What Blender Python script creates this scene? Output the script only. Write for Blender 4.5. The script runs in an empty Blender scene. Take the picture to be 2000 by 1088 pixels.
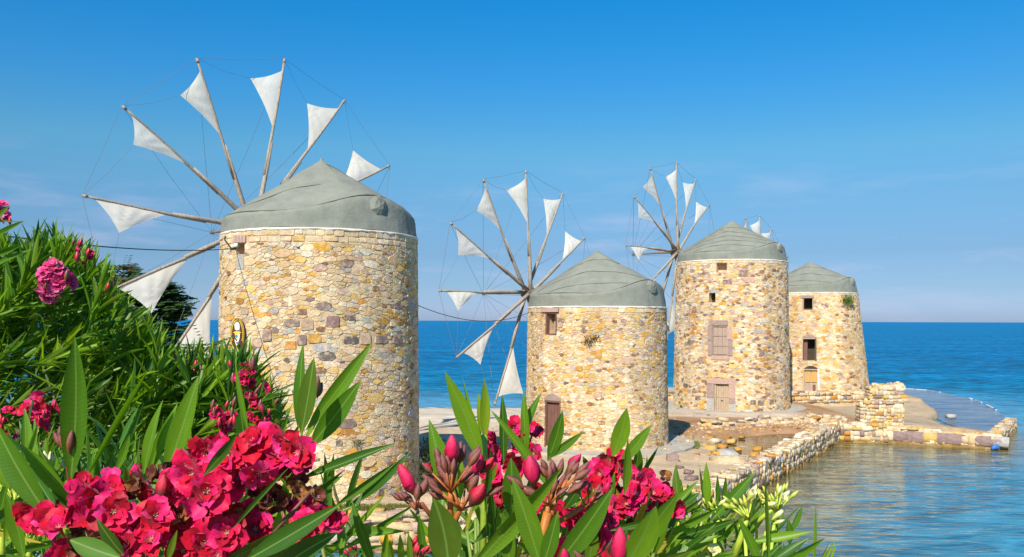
import bpy, math, random
import numpy as np
from mathutils import Vector, Matrix, noise as mnoise

sc = bpy.context.scene
PI = math.pi
rad = math.radians

# ------------------------------------------------------------------ camera
EYE = 5.6
FPX = 1700.0
ROLL = 0.0031
cam_d = bpy.data.cameras.new('camera')
cam = bpy.data.objects.new('camera', cam_d)
sc.collection.objects.link(cam)
cam.location = (0, 0, EYE)
cam.rotation_euler = (PI / 2, -ROLL, 0)
cam_d.sensor_width = 36.0
cam_d.lens = FPX / 2000 * 36.0
cam_d.shift_y = 82.0 / 2000
cam_d.clip_start = 0.05
cam_d.clip_end = 40000
sc.camera = cam

# ------------------------------------------------------------------ light
SUN_AZ = math.atan2(-0.34, -0.94)       # horizontal direction to the sun, from +Y towards +X
SUN_EL = rad(40)
world = bpy.data.worlds.new('World')
sc.world = world
world.use_nodes = True
nt = world.node_tree
for n in list(nt.nodes):
    nt.nodes.remove(n)
L = nt.links.new
wo = nt.nodes.new('ShaderNodeOutputWorld')
bg = nt.nodes.new('ShaderNodeBackground')
sky = nt.nodes.new('ShaderNodeTexSky')
sky.sky_type = 'NISHITA'
sky.sun_disc = False
sky.sun_elevation = SUN_EL
sky.sun_rotation = SUN_AZ % (2 * PI)
sky.altitude = 0
sky.air_density = 1.0
sky.dust_density = 0.35
sky.ozone_density = 3.0
bg.inputs['Strength'].default_value = 0.115
hs = nt.nodes.new('ShaderNodeHueSaturation')
hs.inputs['Saturation'].default_value = 1.35
hs.inputs['Hue'].default_value = 0.492
L(sky.outputs[0], hs.inputs['Color'])
# elevation of the view direction
tc = nt.nodes.new('ShaderNodeTexCoord')
sx = nt.nodes.new('ShaderNodeSeparateXYZ')
L(tc.outputs['Generated'], sx.inputs[0])
ramp = nt.nodes.new('ShaderNodeValToRGB')
ramp.color_ramp.interpolation = 'LINEAR'
e = ramp.color_ramp.elements
e[0].position = 0.012; e[0].color = (0.33, 0.46, 0.92, 1)
e[1].position = 0.345; e[1].color = (0.20, 0.82, 1.0, 1)
for ps, cl in ((0.039, (0.31, 0.42, 0.71)), (0.074, (0.34, 0.41, 0.59)), (0.133, (0.50, 0.56, 0.65)), (0.19, (0.62, 0.73, 0.73)), (0.26, (0.42, 0.77, 0.90))):
    x = ramp.color_ramp.elements.new(ps); x.color = (*cl, 1)
L(sx.outputs['Z'], ramp.inputs[0])
mul = nt.nodes.new('ShaderNodeMixRGB'); mul.blend_type = 'MULTIPLY'; mul.inputs[0].default_value = 1
L(hs.outputs[0], mul.inputs[1]); L(ramp.outputs[0], mul.inputs[2])
# thin fair-weather cloud wisps low over the horizon
mp = nt.nodes.new('ShaderNodeMapping'); mp.inputs['Scale'].default_value = (3.0, 3.0, 15.0)
mp.inputs['Location'].default_value = (1.3, 0.2, 0.0)
L(tc.outputs['Generated'], mp.inputs[0])
nz = nt.nodes.new('ShaderNodeTexNoise'); nz.inputs['Scale'].default_value = 2.2
nz.inputs['Detail'].default_value = 7; nz.inputs['Roughness'].default_value = 0.55
L(mp.outputs[0], nz.inputs['Vector'])
cr = nt.nodes.new('ShaderNodeValToRGB')
cr.color_ramp.elements[0].position = 0.47; cr.color_ramp.elements[0].color = (0, 0, 0, 1)
cr.color_ramp.elements[1].position = 0.78; cr.color_ramp.elements[1].color = (0.45, 0.45, 0.45, 1)
L(nz.outputs['Fac'], cr.inputs[0])
hb = nt.nodes.new('ShaderNodeValToRGB')
he = hb.color_ramp.elements
he[0].position = 0.0; he[0].color = (0.5, 0.5, 0.5, 1)
he[1].position = 0.19; he[1].color = (0, 0, 0, 1)
h2 = hb.color_ramp.elements.new(0.08); h2.color = (1, 1, 1, 1)
L(sx.outputs['Z'], hb.inputs[0])
cm = nt.nodes.new('ShaderNodeMath'); cm.operation = 'MULTIPLY'
cr.color_ramp.elements[0].position = 0.53; L(cr.outputs[0], cm.inputs[0]); L(hb.outputs[0], cm.inputs[1])
cmix = nt.nodes.new('ShaderNodeMixRGB')
L(cm.outputs[0], cmix.inputs[0]); L(mul.outputs[0], cmix.inputs[1])
cmix.inputs[2].default_value = (5.0, 4.6, 6.0, 1)
L(cmix.outputs[0], bg.inputs['Color'])
L(bg.outputs[0], wo.inputs['Surface'])

sun_d = bpy.data.lights.new('sun', 'SUN')
sun_d.energy = 5.0
sun_d.angle = rad(0.5)
sun_d.color = (1.0, 0.93, 0.82)
sun = bpy.data.objects.new('sun', sun_d)
sc.collection.objects.link(sun)
sdir = Vector((math.sin(SUN_AZ) * math.cos(SUN_EL), math.cos(SUN_AZ) * math.cos(SUN_EL), math.sin(SUN_EL)))
sun.rotation_euler = sdir.to_track_quat('Z', 'Y').to_euler()
sc.view_settings.view_transform = 'Standard'
sc.view_settings.look = 'None'
sc.view_settings.gamma = 1
sc.view_settings.use_curve_mapping = False
sc.view_settings.exposure = 0.42

# ------------------------------------------------------------------ helpers
def WP(px, py, d):
    """point of the world seen at photo pixel (px, py), d metres ahead"""
    X = px - 1000.0; Y = 626.0 - py
    c, s = math.cos(ROLL), math.sin(ROLL)
    return Vector(((X * c + Y * s) * d / FPX, d, EYE + (-X * s + Y * c) * d / FPX))

def onz(px, py, z):
    X = px - 1000.0; Y = 626.0 - py
    k = -X * math.sin(ROLL) + Y * math.cos(ROLL)
    return WP(px, py, (z - EYE) * FPX / k)

def link(name, data, parent=None, mat=None):
    o = bpy.data.objects.new(name, data)
    sc.collection.objects.link(o)
    if parent is not None:
        o.parent = parent
    if mat is not None and data is not None and len(data.materials) == 0:
        data.materials.append(mat)
    return o

def tag(o, label, cat, group=None, kind=None):
    if label: o['label'] = label
    if cat: o['category'] = cat
    if group: o['group'] = group
    if kind: o['kind'] = kind
    return o

def thing(name, label, cat, loc=(0, 0, 0), group=None):
    o = bpy.data.objects.new(name, None)
    sc.collection.objects.link(o)
    o.empty_display_size = 0.1
    o.location = loc
    return tag(o, label, cat, group)

class MB:
    """collects verts, faces, a tint per vertex"""
    def __init__(s):
        s.v = []; s.f = []; s.c = []; s.uv = None; s.sm = False
    def add(s, verts, faces, col=(1, 1, 1)):
        b = len(s.v)
        s.v.extend([tuple(q) for q in verts])
        s.f.extend([tuple(i + b for i in f) for f in faces])
        s.c.extend([tuple(col)] * len(verts))
        return s
    def box(s, cx, cy, cz, sx, sy, sz, M=None, col=(1, 1, 1)):
        vs = [Vector((cx + i * sx / 2, cy + j * sy / 2, cz + k * sz / 2)) for i in (-1, 1) for j in (-1, 1) for k in (-1, 1)]
        if M is not None: vs = [M @ q for q in vs]
        return s.add(vs, [(0, 1, 3, 2), (4, 6, 7, 5), (0, 4, 5, 1), (2, 3, 7, 6), (0, 2, 6, 4), (1, 5, 7, 3)], col)
    def tube(s, pts, rr, n=8, col=(1, 1, 1), cap=True):
        pts = [Vector(p) for p in pts]
        if not hasattr(rr, '__len__'): rr = [rr] * len(pts)
        vs = []; fs = []
        up = None
        for i, p in enumerate(pts):
            t = (pts[min(i + 1, len(pts) - 1)] - pts[max(i - 1, 0)]).normalized()
            if up is None:
                up = Vector((0, 0, 1)) if abs(t.z) < 0.9 else Vector((1, 0, 0))
            a = t.cross(up).normalized(); b = a.cross(t).normalized(); up = b
            for k in range(n):
                w = 2 * PI * k / n
                vs.append(p + (a * math.cos(w) + b * math.sin(w)) * rr[i])
        for i in range(len(pts) - 1):
            for k in range(n):
                k2 = (k + 1) % n
                fs.append((i * n + k, i * n + k2, (i + 1) * n + k2, (i + 1) * n + k))
        if cap:
            fs.append(tuple(range(n))[::-1]); fs.append(tuple(range((len(pts) - 1) * n, len(pts) * n)))
        return s.add(vs, fs, col)
    def build(s, name, mat, parent=None, smooth=False, origin=None):
        me = bpy.data.meshes.new(name)
        off = Vector((0, 0, 0))
        if parent is not None: off = -Vector(parent.location)
        elif origin is not None: off = -Vector(origin)
        me.from_pydata([(a + off.x, b + off.y, c + off.z) for a, b, c in s.v], [], s.f)
        at = me.attributes.new('tint', 'FLOAT_COLOR', 'POINT')
        at.data.foreach_set('color', np.array([(c[0], c[1], c[2], 1) for c in s.c], dtype=np.float32).ravel())
        if smooth: me.polygons.foreach_set('use_smooth', [True] * len(me.polygons))
        me.update()
        o = link(name, me, parent, mat)
        if parent is None and origin is not None: o.location = origin
        return o

def mesh_np(name, V, F, tint=None, uv=None, smooth=True):
    """V (n,3), F (m,k) same-size faces"""
    me = bpy.data.meshes.new(name)
    V = np.asarray(V, dtype=np.float32); F = np.asarray(F, dtype=np.int32)
    m, k = F.shape
    me.vertices.add(len(V)); me.vertices.foreach_set('co', V.ravel())
    me.loops.add(m * k); me.loops.foreach_set('vertex_index', F.ravel())
    me.polygons.add(m)
    me.polygons.foreach_set('loop_start', np.arange(0, m * k, k, dtype=np.int32))
    me.polygons.foreach_set('loop_total', np.full(m, k, dtype=np.int32))
    if smooth: me.polygons.foreach_set('use_smooth', np.ones(m, dtype=bool))
    if uv is not None:
        ul = me.uv_layers.new(name='UVMap')
        ul.data.foreach_set('uv', np.asarray(uv, dtype=np.float32)[F.ravel()].ravel())
    if tint is not None:
        at = me.attributes.new('tint', 'FLOAT_COLOR', 'POINT')
        t = np.ones((len(V), 4), dtype=np.float32); t[:, :3] = tint
        at.data.foreach_set('color', t.ravel())
    me.update(calc_edges=True)
    me.validate()
    return me

# ------------------------------------------------------------------ materials
def new_mat(name):
    m = bpy.data.materials.new(name); m.use_nodes = True
    n = m.node_tree
    p = n.nodes['Principled BSDF']
    return m, n, p

def node(n, t, **kw):
    q = n.nodes.new(t)
    for k, v in kw.items():
        if k in q.inputs: q.inputs[k].default_value = v
        else: setattr(q, k, v)
    return q

def tint_mat(name, rough=0.85, nscale=18, namp=0.35, bscale=40, bdist=0.006, base=None, coord='Object', spec=0.25, fine=4.0, dirt=None):
    """colour = tint attribute (or base) broken up by noise at two scales, with a fine bump"""
    m, n, p = new_mat(name)
    L = n.links.new
    if base is None:
        at = node(n, 'ShaderNodeAttribute', attribute_name='tint'); src = at.outputs['Color']
    else:
        rg = node(n, 'ShaderNodeRGB'); rg.outputs[0].default_value = (*base, 1); src = rg.outputs[0]
    tc = node(n, 'ShaderNodeTexCoord')
    n1 = node(n, 'ShaderNodeTexNoise', Scale=nscale, Detail=8.0, Roughness=0.65)
    L(tc.outputs[coord], n1.inputs['Vector'])
    r1 = node(n, 'ShaderNodeMapRange'); r1.inputs['From Min'].default_value = 0.3; r1.inputs['From Max'].default_value = 0.7
    r1.inputs['To Min'].default_value = 1 - namp; r1.inputs['To Max'].default_value = 1 + namp
    L(n1.outputs['Fac'], r1.inputs['Value'])
    mx = node(n, 'ShaderNodeVectorMath', operation='SCALE')
    L(src, mx.inputs[0]); L(r1.outputs[0], mx.inputs['Scale'])
    out = mx.outputs[0]
    if dirt:
        n3 = node(n, 'ShaderNodeTexNoise', Scale=dirt[0], Detail=5.0, Roughness=0.6)
        L(tc.outputs[coord], n3.inputs['Vector'])
        r3 = node(n, 'ShaderNodeMapRange'); r3.inputs['From Min'].default_value = 0.5; r3.inputs['From Max'].default_value = 0.72
        r3.inputs['To Max'].default_value = dirt[2]
        L(n3.outputs['Fac'], r3.inputs['Value'])
        dm = node(n, 'ShaderNodeMixRGB'); dm.inputs[2].default_value = (*dirt[1], 1)
        L(r3.outputs[0], dm.inputs[0]); L(out, dm.inputs[1]); out = dm.outputs[0]
    L(out, p.inputs['Base Color'])
    p.inputs['Roughness'].default_value = rough
    p.inputs['Specular IOR Level'].default_value = spec
    n2 = node(n, 'ShaderNodeTexNoise', Scale=bscale, Detail=fine, Roughness=0.6)
    L(tc.outputs[coord], n2.inputs['Vector'])
    b = node(n, 'ShaderNodeBump', Distance=bdist, Strength=0.9)
    L(n2.outputs['Fac'], b.inputs['Height']); L(b.outputs[0], p.inputs['Normal'])
    return m

M = {}
M['stone'] = tint_mat('stone', 0.92, 9, 0.26, 30, 0.035, dirt=(6.5, (0.66, 0.49, 0.30), 0.9))
M['mortar'] = tint_mat('mortar', 0.95, 5, 0.28, 30, 0.03, base=(0.66, 0.49, 0.30), dirt=(1.3, (0.55, 0.35, 0.15), 0.5))
def patches(m, lo, hi):
    """slow, upright patches of weathering across a whole wall"""
    n = m.node_tree; L = n.links.new; p = n.nodes['Principled BSDF']; src = p.inputs['Base Color'].links[0].from_socket
    tc = node(n, 'ShaderNodeTexCoord'); mp = node(n, 'ShaderNodeMapping'); mp.inputs['Scale'].default_value = (1, 1, 0.45); L(tc.outputs['Object'], mp.inputs[0])
    nz = node(n, 'ShaderNodeTexNoise', Scale=0.9, Detail=6.0, Roughness=0.62); L(mp.outputs[0], nz.inputs['Vector'])
    r = node(n, 'ShaderNodeValToRGB'); r.color_ramp.elements[0].position = 0.36; r.color_ramp.elements[0].color = (lo, lo * 0.965, lo * 0.93, 1)
    r.color_ramp.elements[1].position = 0.62; r.color_ramp.elements[1].color = (hi, hi, hi, 1)
    L(nz.outputs['Fac'], r.inputs[0]); mx = node(n, 'ShaderNodeMixRGB'); mx.blend_type = 'MULTIPLY'; mx.inputs[0].default_value = 1
    L(src, mx.inputs[1]); L(r.outputs[0], mx.inputs[2]); L(mx.outputs[0], p.inputs['Base Color'])
patches(M['stone'], 0.80, 1.10); patches(M['mortar'], 0.72, 1.02)
M['rim'] = tint_mat('rim_plaster', 0.9, 6, 0.15, 20, 0.02, base=(0.66, 0.60, 0.50))
M['canvas'] = tint_mat('canvas', 0.85, 2.0, 0.15, 3.0, 0.035, fine=4.0, base=(0.215, 0.222, 0.180), dirt=(0.7, (0.275, 0.275, 0.225), 0.6))
M['canvas_seam'] = tint_mat('canvas_seam', 0.9, 6, 0.3, 60, 0.004, base=(0.10, 0.10, 0.07))
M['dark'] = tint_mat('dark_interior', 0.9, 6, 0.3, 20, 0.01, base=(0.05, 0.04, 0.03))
M['rope'] = tint_mat('rope', 0.9, 30, 0.2, 100, 0.002, base=(0.16, 0.17, 0.18))
M['cable'] = tint_mat('cable', 0.6, 30, 0.2, 100, 0.001, base=(0.02, 0.02, 0.02))
M['stem'] = tint_mat('plant_stem', 0.5, 30, 0.25, 80, 0.0006, spec=0.4)
M['bud'] = tint_mat('bud', 0.38, 120, 0.2, 300, 0.0004, spec=0.5)

def wood_mat(name, c1, c2, rough=0.85):
    m, n, p = new_mat(name); L = n.links.new
    tc = node(n, 'ShaderNodeTexCoord')
    mp = node(n, 'ShaderNodeMapping'); mp.inputs['Scale'].default_value = (9, 9, 1.2)
    L(tc.outputs['Object'], mp.inputs[0])
    n1 = node(n, 'ShaderNodeTexNoise', Scale=3.0, Detail=8.0, Roughness=0.7, Distortion=0.4)
    L(mp.outputs[0], n1.inputs['Vector'])
    r = node(n, 'ShaderNodeValToRGB')
    r.color_ramp.elements[0].position = 0.3; r.color_ramp.elements[0].color = (*c1, 1)
    r.color_ramp.elements[1].position = 0.7; r.color_ramp.elements[1].color = (*c2, 1)
    L(n1.outputs['Fac'], r.inputs[0]); L(r.outputs[0], p.inputs['Base Color'])
    p.inputs['Roughness'].default_value = rough
    b = node(n, 'ShaderNodeBump', Distance=0.01, Strength=0.8)
    L(n1.outputs['Fac'], b.inputs['Height']); L(b.outputs[0], p.inputs['Normal'])
    return m
M['spar'] = wood_mat('spar_wood', (0.16, 0.12, 0.085), (0.50, 0.43, 0.34))
M['axle'] = wood_mat('axle_wood', (0.08, 0.055, 0.04), (0.27, 0.21, 0.15))
M['door_brown'] = wood_mat('brown_door_wood', (0.10, 0.04, 0.025), (0.21, 0.10, 0.07))
M['door_pale'] = wood_mat('pale_door_wood', (0.30, 0.21, 0.13), (0.50, 0.38, 0.25))
M['shutter'] = wood_mat('shutter_wood', (0.27, 0.19, 0.14), (0.42, 0.31, 0.23))
M['door_orange'] = wood_mat('orange_panel_wood', (0.42, 0.22, 0.06), (0.55, 0.32, 0.10))
M['driftwood'] = wood_mat('driftwood', (0.35, 0.30, 0.24), (0.55, 0.49, 0.40))

def sail_mat():
    m, n, p = new_mat('sail_cloth'); L = n.links.new
    tc = node(n, 'ShaderNodeTexCoord')
    n1 = node(n, 'ShaderNodeTexNoise', Scale=0.7, Detail=2.0, Roughness=0.4)
    L(tc.outputs['Object'], n1.inputs['Vector'])
    r = node(n, 'ShaderNodeValToRGB')
    r.color_ramp.elements[0].position = 0.3; r.color_ramp.elements[0].color = (0.76, 0.71, 0.60, 1)
    r.color_ramp.elements[1].position = 0.62; r.color_ramp.elements[1].color = (0.84, 0.81, 0.73, 1)
    L(n1.outputs['Fac'], r.inputs[0]); L(r.outputs[0], p.inputs['Base Color'])
    p.inputs['Roughness'].default_value = 0.9
    p.inputs['Specular IOR Level'].default_value = 0.1
    tr = node(n, 'ShaderNodeBsdfTranslucent'); L(r.outputs[0], tr.inputs['Color'])
    mx = node(n, 'ShaderNodeMixShader'); mx.inputs[0].default_value = 0.36
    L(p.outputs[0], mx.inputs[1]); L(tr.outputs[0], mx.inputs[2])
    L(mx.outputs[0], n.nodes['Material Output'].inputs['Surface'])
    return m
M['sail'] = sail_mat()

def leaf_mat(name='leaf', veins=True, trans=0.42):
    m, n, p = new_mat(name); L = n.links.new
    at = node(n, 'ShaderNodeAttribute', attribute_name='tint')
    oi = node(n, 'ShaderNodeObjectInfo')
    tc = node(n, 'ShaderNodeTexCoord')
    sp = node(n, 'ShaderNodeSeparateXYZ'); L(tc.outputs['UV'], sp.inputs[0])
    # distance from the midrib
    s1 = node(n, 'ShaderNodeMath', operation='SUBTRACT'); L(sp.outputs['X'], s1.inputs[0]); s1.inputs[1].default_value = 0.5
    ab = node(n, 'ShaderNodeMath', operation='ABSOLUTE'); L(s1.outputs[0], ab.inputs[0])
    mr = node(n, 'ShaderNodeMapRange'); mr.inputs['From Min'].default_value = 0.022; mr.inputs['From Max'].default_value = 0.045
    mr.inputs['To Min'].default_value = 0.75; mr.inputs['To Max'].default_value = 0
    L(ab.outputs[0], mr.inputs['Value'])
    # side veins
    v1 = node(n, 'ShaderNodeMath', operation='MULTIPLY_ADD'); L(ab.outputs[0], v1.inputs[0]); v1.inputs[1].default_value = -16; 
    v0 = node(n, 'ShaderNodeMath', operation='MULTIPLY'); L(sp.outputs['Y'], v0.inputs[0]); v0.inputs[1].default_value = 190
    L(v0.outputs[0], v1.inputs[2])
    sn = node(n, 'ShaderNodeMath', operation='SINE'); L(v1.outputs[0], sn.inputs[0])
    vm = node(n, 'ShaderNodeMapRange'); vm.inputs['From Min'].default_value = -1; vm.inputs['From Max'].default_value = 1
    vm.inputs['To Min'].default_value = 0.96; vm.inputs['To Max'].default_value = 1.04
    L(sn.outputs[0], vm.inputs['Value'])
    nz = node(n, 'ShaderNodeTexNoise', Scale=3.0, Detail=4.0)
    L(tc.outputs['UV'], nz.inputs['Vector'])
    nr = node(n, 'ShaderNodeMapRange'); nr.inputs['To Min'].default_value = 0.75; nr.inputs['To Max'].default_value = 1.25
    L(nz.outputs['Fac'], nr.inputs['Value'])
    mm = node(n, 'ShaderNodeMath', operation='MULTIPLY'); L(vm.outputs[0], mm.inputs[0]); L(nr.outputs[0], mm.inputs[1])
    sc_ = node(n, 'ShaderNodeVectorMath', operation='SCALE'); L(at.outputs['Color'], sc_.inputs[0]); L(mm.outputs[0], sc_.inputs['Scale'])
    mid = node(n, 'ShaderNodeMixRGB'); L(mr.outputs[0], mid.inputs[0]); L(sc_.outputs[0], mid.inputs[1])
    mid.inputs[2].default_value = (0.22, 0.36, 0.07, 1)
    L(mid.outputs[0], p.inputs['Base Color'])
    p.inputs['Roughness'].default_value = 0.42
    p.inputs['Specular IOR Level'].default_value = 0.42
    tr = node(n, 'ShaderNodeBsdfTranslucent')
    g = node(n, 'ShaderNodeMixRGB'); g.blend_type = 'MULTIPLY'; g.inputs[0].default_value = 1
    L(mid.outputs[0], g.inputs[1]); g.inputs[2].default_value = (1.9, 1.75, 0.5, 1)
    L(g.outputs[0], tr.inputs['Color'])
    mx = node(n, 'ShaderNodeMixShader'); mx.inputs[0].default_value = trans
    L(p.outputs[0], mx.inputs[1]); L(tr.outputs[0], mx.inputs[2])
    L(mx.outputs[0], n.nodes['Material Output'].inputs['Surface'])
    b = node(n, 'ShaderNodeBump', Distance=0.00012, Strength=0.3)
    L(sn.outputs[0], b.inputs['Height']); L(b.outputs[0], p.inputs['Normal'])
    return m
M['leaf'] = leaf_mat()

def petal_mat():
    m, n, p = new_mat('petal'); L = n.links.new
    at = node(n, 'ShaderNodeAttribute', attribute_name='tint')
    tc = node(n, 'ShaderNodeTexCoord')
    nz = node(n, 'ShaderNodeTexNoise', Scale=7.0, Detail=5.0)
    L(tc.outputs['UV'], nz.inputs['Vector'])
    nr = node(n, 'ShaderNodeMapRange'); nr.inputs['From Min'].default_value = 0.3; nr.inputs['From Max'].default_value = 0.7
    nr.inputs['To Min'].default_value = 0.65; nr.inputs['To Max'].default_value = 1.25
    L(nz.outputs['Fac'], nr.inputs['Value'])
    sc_ = node(n, 'ShaderNodeVectorMath', operation='SCALE'); L(at.outputs['Color'], sc_.inputs[0]); L(nr.outputs[0], sc_.inputs['Scale'])
    # fine darker veins running along the petal
    sp = node(n, 'ShaderNodeSeparateXYZ'); L(tc.outputs['UV'], sp.inputs[0])
    wv = node(n, 'ShaderNodeMath', operation='MULTIPLY'); L(sp.outputs['X'], wv.inputs[0]); wv.inputs[1].default_value = 70
    sn = node(n, 'ShaderNodeMath', operation='SINE'); L(wv.outputs[0], sn.inputs[0])
    vm = node(n, 'ShaderNodeMapRange'); vm.inputs['From Min'].default_value = -1; vm.inputs['To Min'].default_value = 0.86; vm.inputs['To Max'].default_value = 1.06
    L(sn.outputs[0], vm.inputs['Value'])
    s2 = node(n, 'ShaderNodeVectorMath', operation='SCALE'); L(sc_.outputs[0], s2.inputs[0]); L(vm.outputs[0], s2.inputs['Scale'])
    L(s2.outputs[0], p.inputs['Base Color'])
    p.inputs['Roughness'].default_value = 0.55
    p.inputs['Specular IOR Level'].default_value = 0.3
    p.inputs['Sheen Weight'].default_value = 0.15
    tr = node(n, 'ShaderNodeBsdfTranslucent'); L(s2.outputs[0], tr.inputs['Color'])
    mx = node(n, 'ShaderNodeMixShader'); mx.inputs[0].default_value = 0.22
    L(p.outputs[0], mx.inputs[1]); L(tr.outputs[0], mx.inputs[2])
    L(mx.outputs[0], n.nodes['Material Output'].inputs['Surface'])
    return m
M['petal'] = petal_mat()

def ground_mat():
    m = tint_mat('ground', 0.95, 0.9, 0.22, 6, 0.04, fine=9.0)
    n = m.node_tree; L = n.links.new
    p = n.nodes['Principled BSDF']
    src = p.inputs['Base Color'].links[0].from_socket
    tc = node(n, 'ShaderNodeTexCoord')
    vz = node(n, 'ShaderNodeTexNoise', Scale=14.0, Detail=6.0, Roughness=0.75)
    L(tc.outputs['Object'], vz.inputs['Vector'])
    r = node(n, 'ShaderNodeMapRange'); r.inputs['From Min'].default_value = 0.35; r.inputs['From Max'].default_value = 0.65
    r.inputs['To Min'].default_value = 0.8; r.inputs['To Max'].default_value = 1.2
    L(vz.outputs['Fac'], r.inputs['Value'])
    s = node(n, 'ShaderNodeVectorMath', operation='SCALE'); L(src, s.inputs[0]); L(r.outputs[0], s.inputs['Scale'])
    L(s.outputs[0], p.inputs['Base Color'])
    return m
M['ground'] = ground_mat()

def water_mat():
    m, n, p = new_mat('sea_water'); L = n.links.new
    at = node(n, 'ShaderNodeAttribute', attribute_name='tint')
    ge = node(n, 'ShaderNodeNewGeometry')
    mp = node(n, 'ShaderNodeMapping'); mp.inputs['Scale'].default_value = (0.55, 1.2, 1); mp.inputs['Rotation'].default_value = (0, 0, rad(-9))
    L(ge.outputs['Position'], mp.inputs[0])
    big = node(n, 'ShaderNodeTexNoise', Scale=0.8, Detail=8.0, Roughness=0.62, Distortion=0.6); L(mp.outputs[0], big.inputs['Vector'])
    mp2 = node(n, 'ShaderNodeMapping'); mp2.inputs['Scale'].default_value = (0.30, 0.95, 1); mp2.inputs['Rotation'].default_value = (0, 0, rad(6))
    L(ge.outputs['Position'], mp2.inputs[0])
    sm = node(n, 'ShaderNodeTexNoise', Scale=2.2, Detail=1.5, Roughness=0.45, Distortion=1.0); L(mp2.outputs[0], sm.inputs['Vector'])
    # patches of wind and current change the colour a little
    pt = node(n, 'ShaderNodeTexNoise', Scale=0.05, Detail=7.0, Roughness=0.62)
    mp3 = node(n, 'ShaderNodeMapping'); mp3.inputs['Scale'].default_value = (0.35, 2.2, 1)
    L(ge.outputs['Position'], mp3.inputs[0]); L(mp3.outputs[0], pt.inputs['Vector'])
    r = node(n, 'ShaderNodeMapRange'); r.inputs['From Min'].default_value = 0.35; r.inputs['From Max'].default_value = 0.65
    r.inputs['To Min'].default_value = 0.82; r.inputs['To Max'].default_value = 1.3
    L(pt.outputs['Fac'], r.inputs['Value'])
    r2 = node(n, 'ShaderNodeMapRange'); r2.inputs['From Min'].default_value = 0.38; r2.inputs['From Max'].default_value = 0.62
    r2.inputs['To Min'].default_value = 0.5; r2.inputs['To Max'].default_value = 1.65
    L(big.outputs['Fac'], r2.inputs['Value'])
    mm = node(n, 'ShaderNodeMath', operation='MULTIPLY'); L(r.outputs[0], mm.inputs[0]); L(r2.outputs[0], mm.inputs[1])
    s = node(n, 'ShaderNodeVectorMath', operation='SCALE'); L(at.outputs['Color'], s.inputs[0]); L(mm.outputs[0], s.inputs['Scale'])
    calm = node(n, 'ShaderNodeAttribute', attribute_name='swell')
    b1 = node(n, 'ShaderNodeBump', Strength=1.0); L(big.outputs['Fac'], b1.inputs['Height'])
    L(calm.outputs['Fac'], b1.inputs['Distance'])
    b2 = node(n, 'ShaderNodeBump', Distance=0.06, Strength=1.0); L(sm.outputs['Fac'], b2.inputs['Height']); L(b1.outputs[0], b2.inputs['Normal'])
    n.nodes.remove(p)
    df = node(n, 'ShaderNodeBsdfDiffuse'); L(s.outputs[0], df.inputs['Color']); L(b2.outputs[0], df.inputs['Normal'])
    gl = node(n, 'ShaderNodeBsdfGlossy', Roughness=0.05); L(b2.outputs[0], gl.inputs['Normal'])
    gl.inputs['Color'].default_value = (0.9, 0.95, 1.0, 1)
    fr = node(n, 'ShaderNodeFresnel', IOR=1.6); L(b2.outputs[0], fr.inputs['Normal'])
    # a rough sea shows its own colour where waves tilt towards the viewer: reflectance saturates
    cap = node(n, 'ShaderNodeMapRange'); cap.inputs['From Min'].default_value = 0.0; cap.inputs['From Max'].default_value = 0.9
    cap.inputs['To Min'].default_value = 0.60; cap.inputs['To Max'].default_value = 0.085; L(calm.outputs['Fac'], cap.inputs['Value'])
    mn = node(n, 'ShaderNodeMath', operation='MINIMUM'); L(fr.outputs[0], mn.inputs[0]); L(cap.outputs[0], mn.inputs[1])
    mx = node(n, 'ShaderNodeMixShader'); L(mn.outputs[0], mx.inputs[0]); L(df.outputs[0], mx.inputs[1]); L(gl.outputs[0], mx.inputs[2])
    L(mx.outputs[0], n.nodes['Material Output'].inputs['Surface'])
    return m
M['water'] = water_mat()

def plain(name, col, rough=0.8, spec=0.3, namp=0.15, ns=8, bd=0.004):
    return tint_mat(name, rough, ns, namp, 30, bd, base=col, spec=spec)
M['cut_purple'] = plain('purple_cut_stone', (0.30, 0.215, 0.185), 0.9, namp=0.25)
M['cut_pink'] = plain('pink_cut_stone', (0.43, 0.28, 0.22), 0.9, namp=0.2)
M['cut_grey'] = plain('grey_cut_stone', (0.36, 0.33, 0.28), 0.9, namp=0.25)
M['concrete'] = tint_mat('concrete', 0.9, 2.0, 0.2, 12, 0.015, base=(0.40, 0.37, 0.31), dirt=(1.5, (0.5, 0.38, 0.25), 0.5))
M['white_paint'] = plain('white_paint', (0.8, 0.8, 0.78), 0.5)
M['blue_plastic'] = plain('blue_plastic', (0.03, 0.15, 0.45), 0.4)
M['sign_brown'] = plain('sign_brown', (0.10, 0.03, 0.02), 0.35)
M['sign_yellow'] = plain('sign_yellow', (0.72, 0.52, 0.05), 0.5)
M['sign_white'] = plain('sign_white', (0.8, 0.8, 0.8), 0.5)
M['sign_blue'] = plain('sign_blue', (0.02, 0.25, 0.5), 0.5)
M['green_paint'] = plain('green_paint', (0.05, 0.09, 0.06), 0.7)

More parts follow.
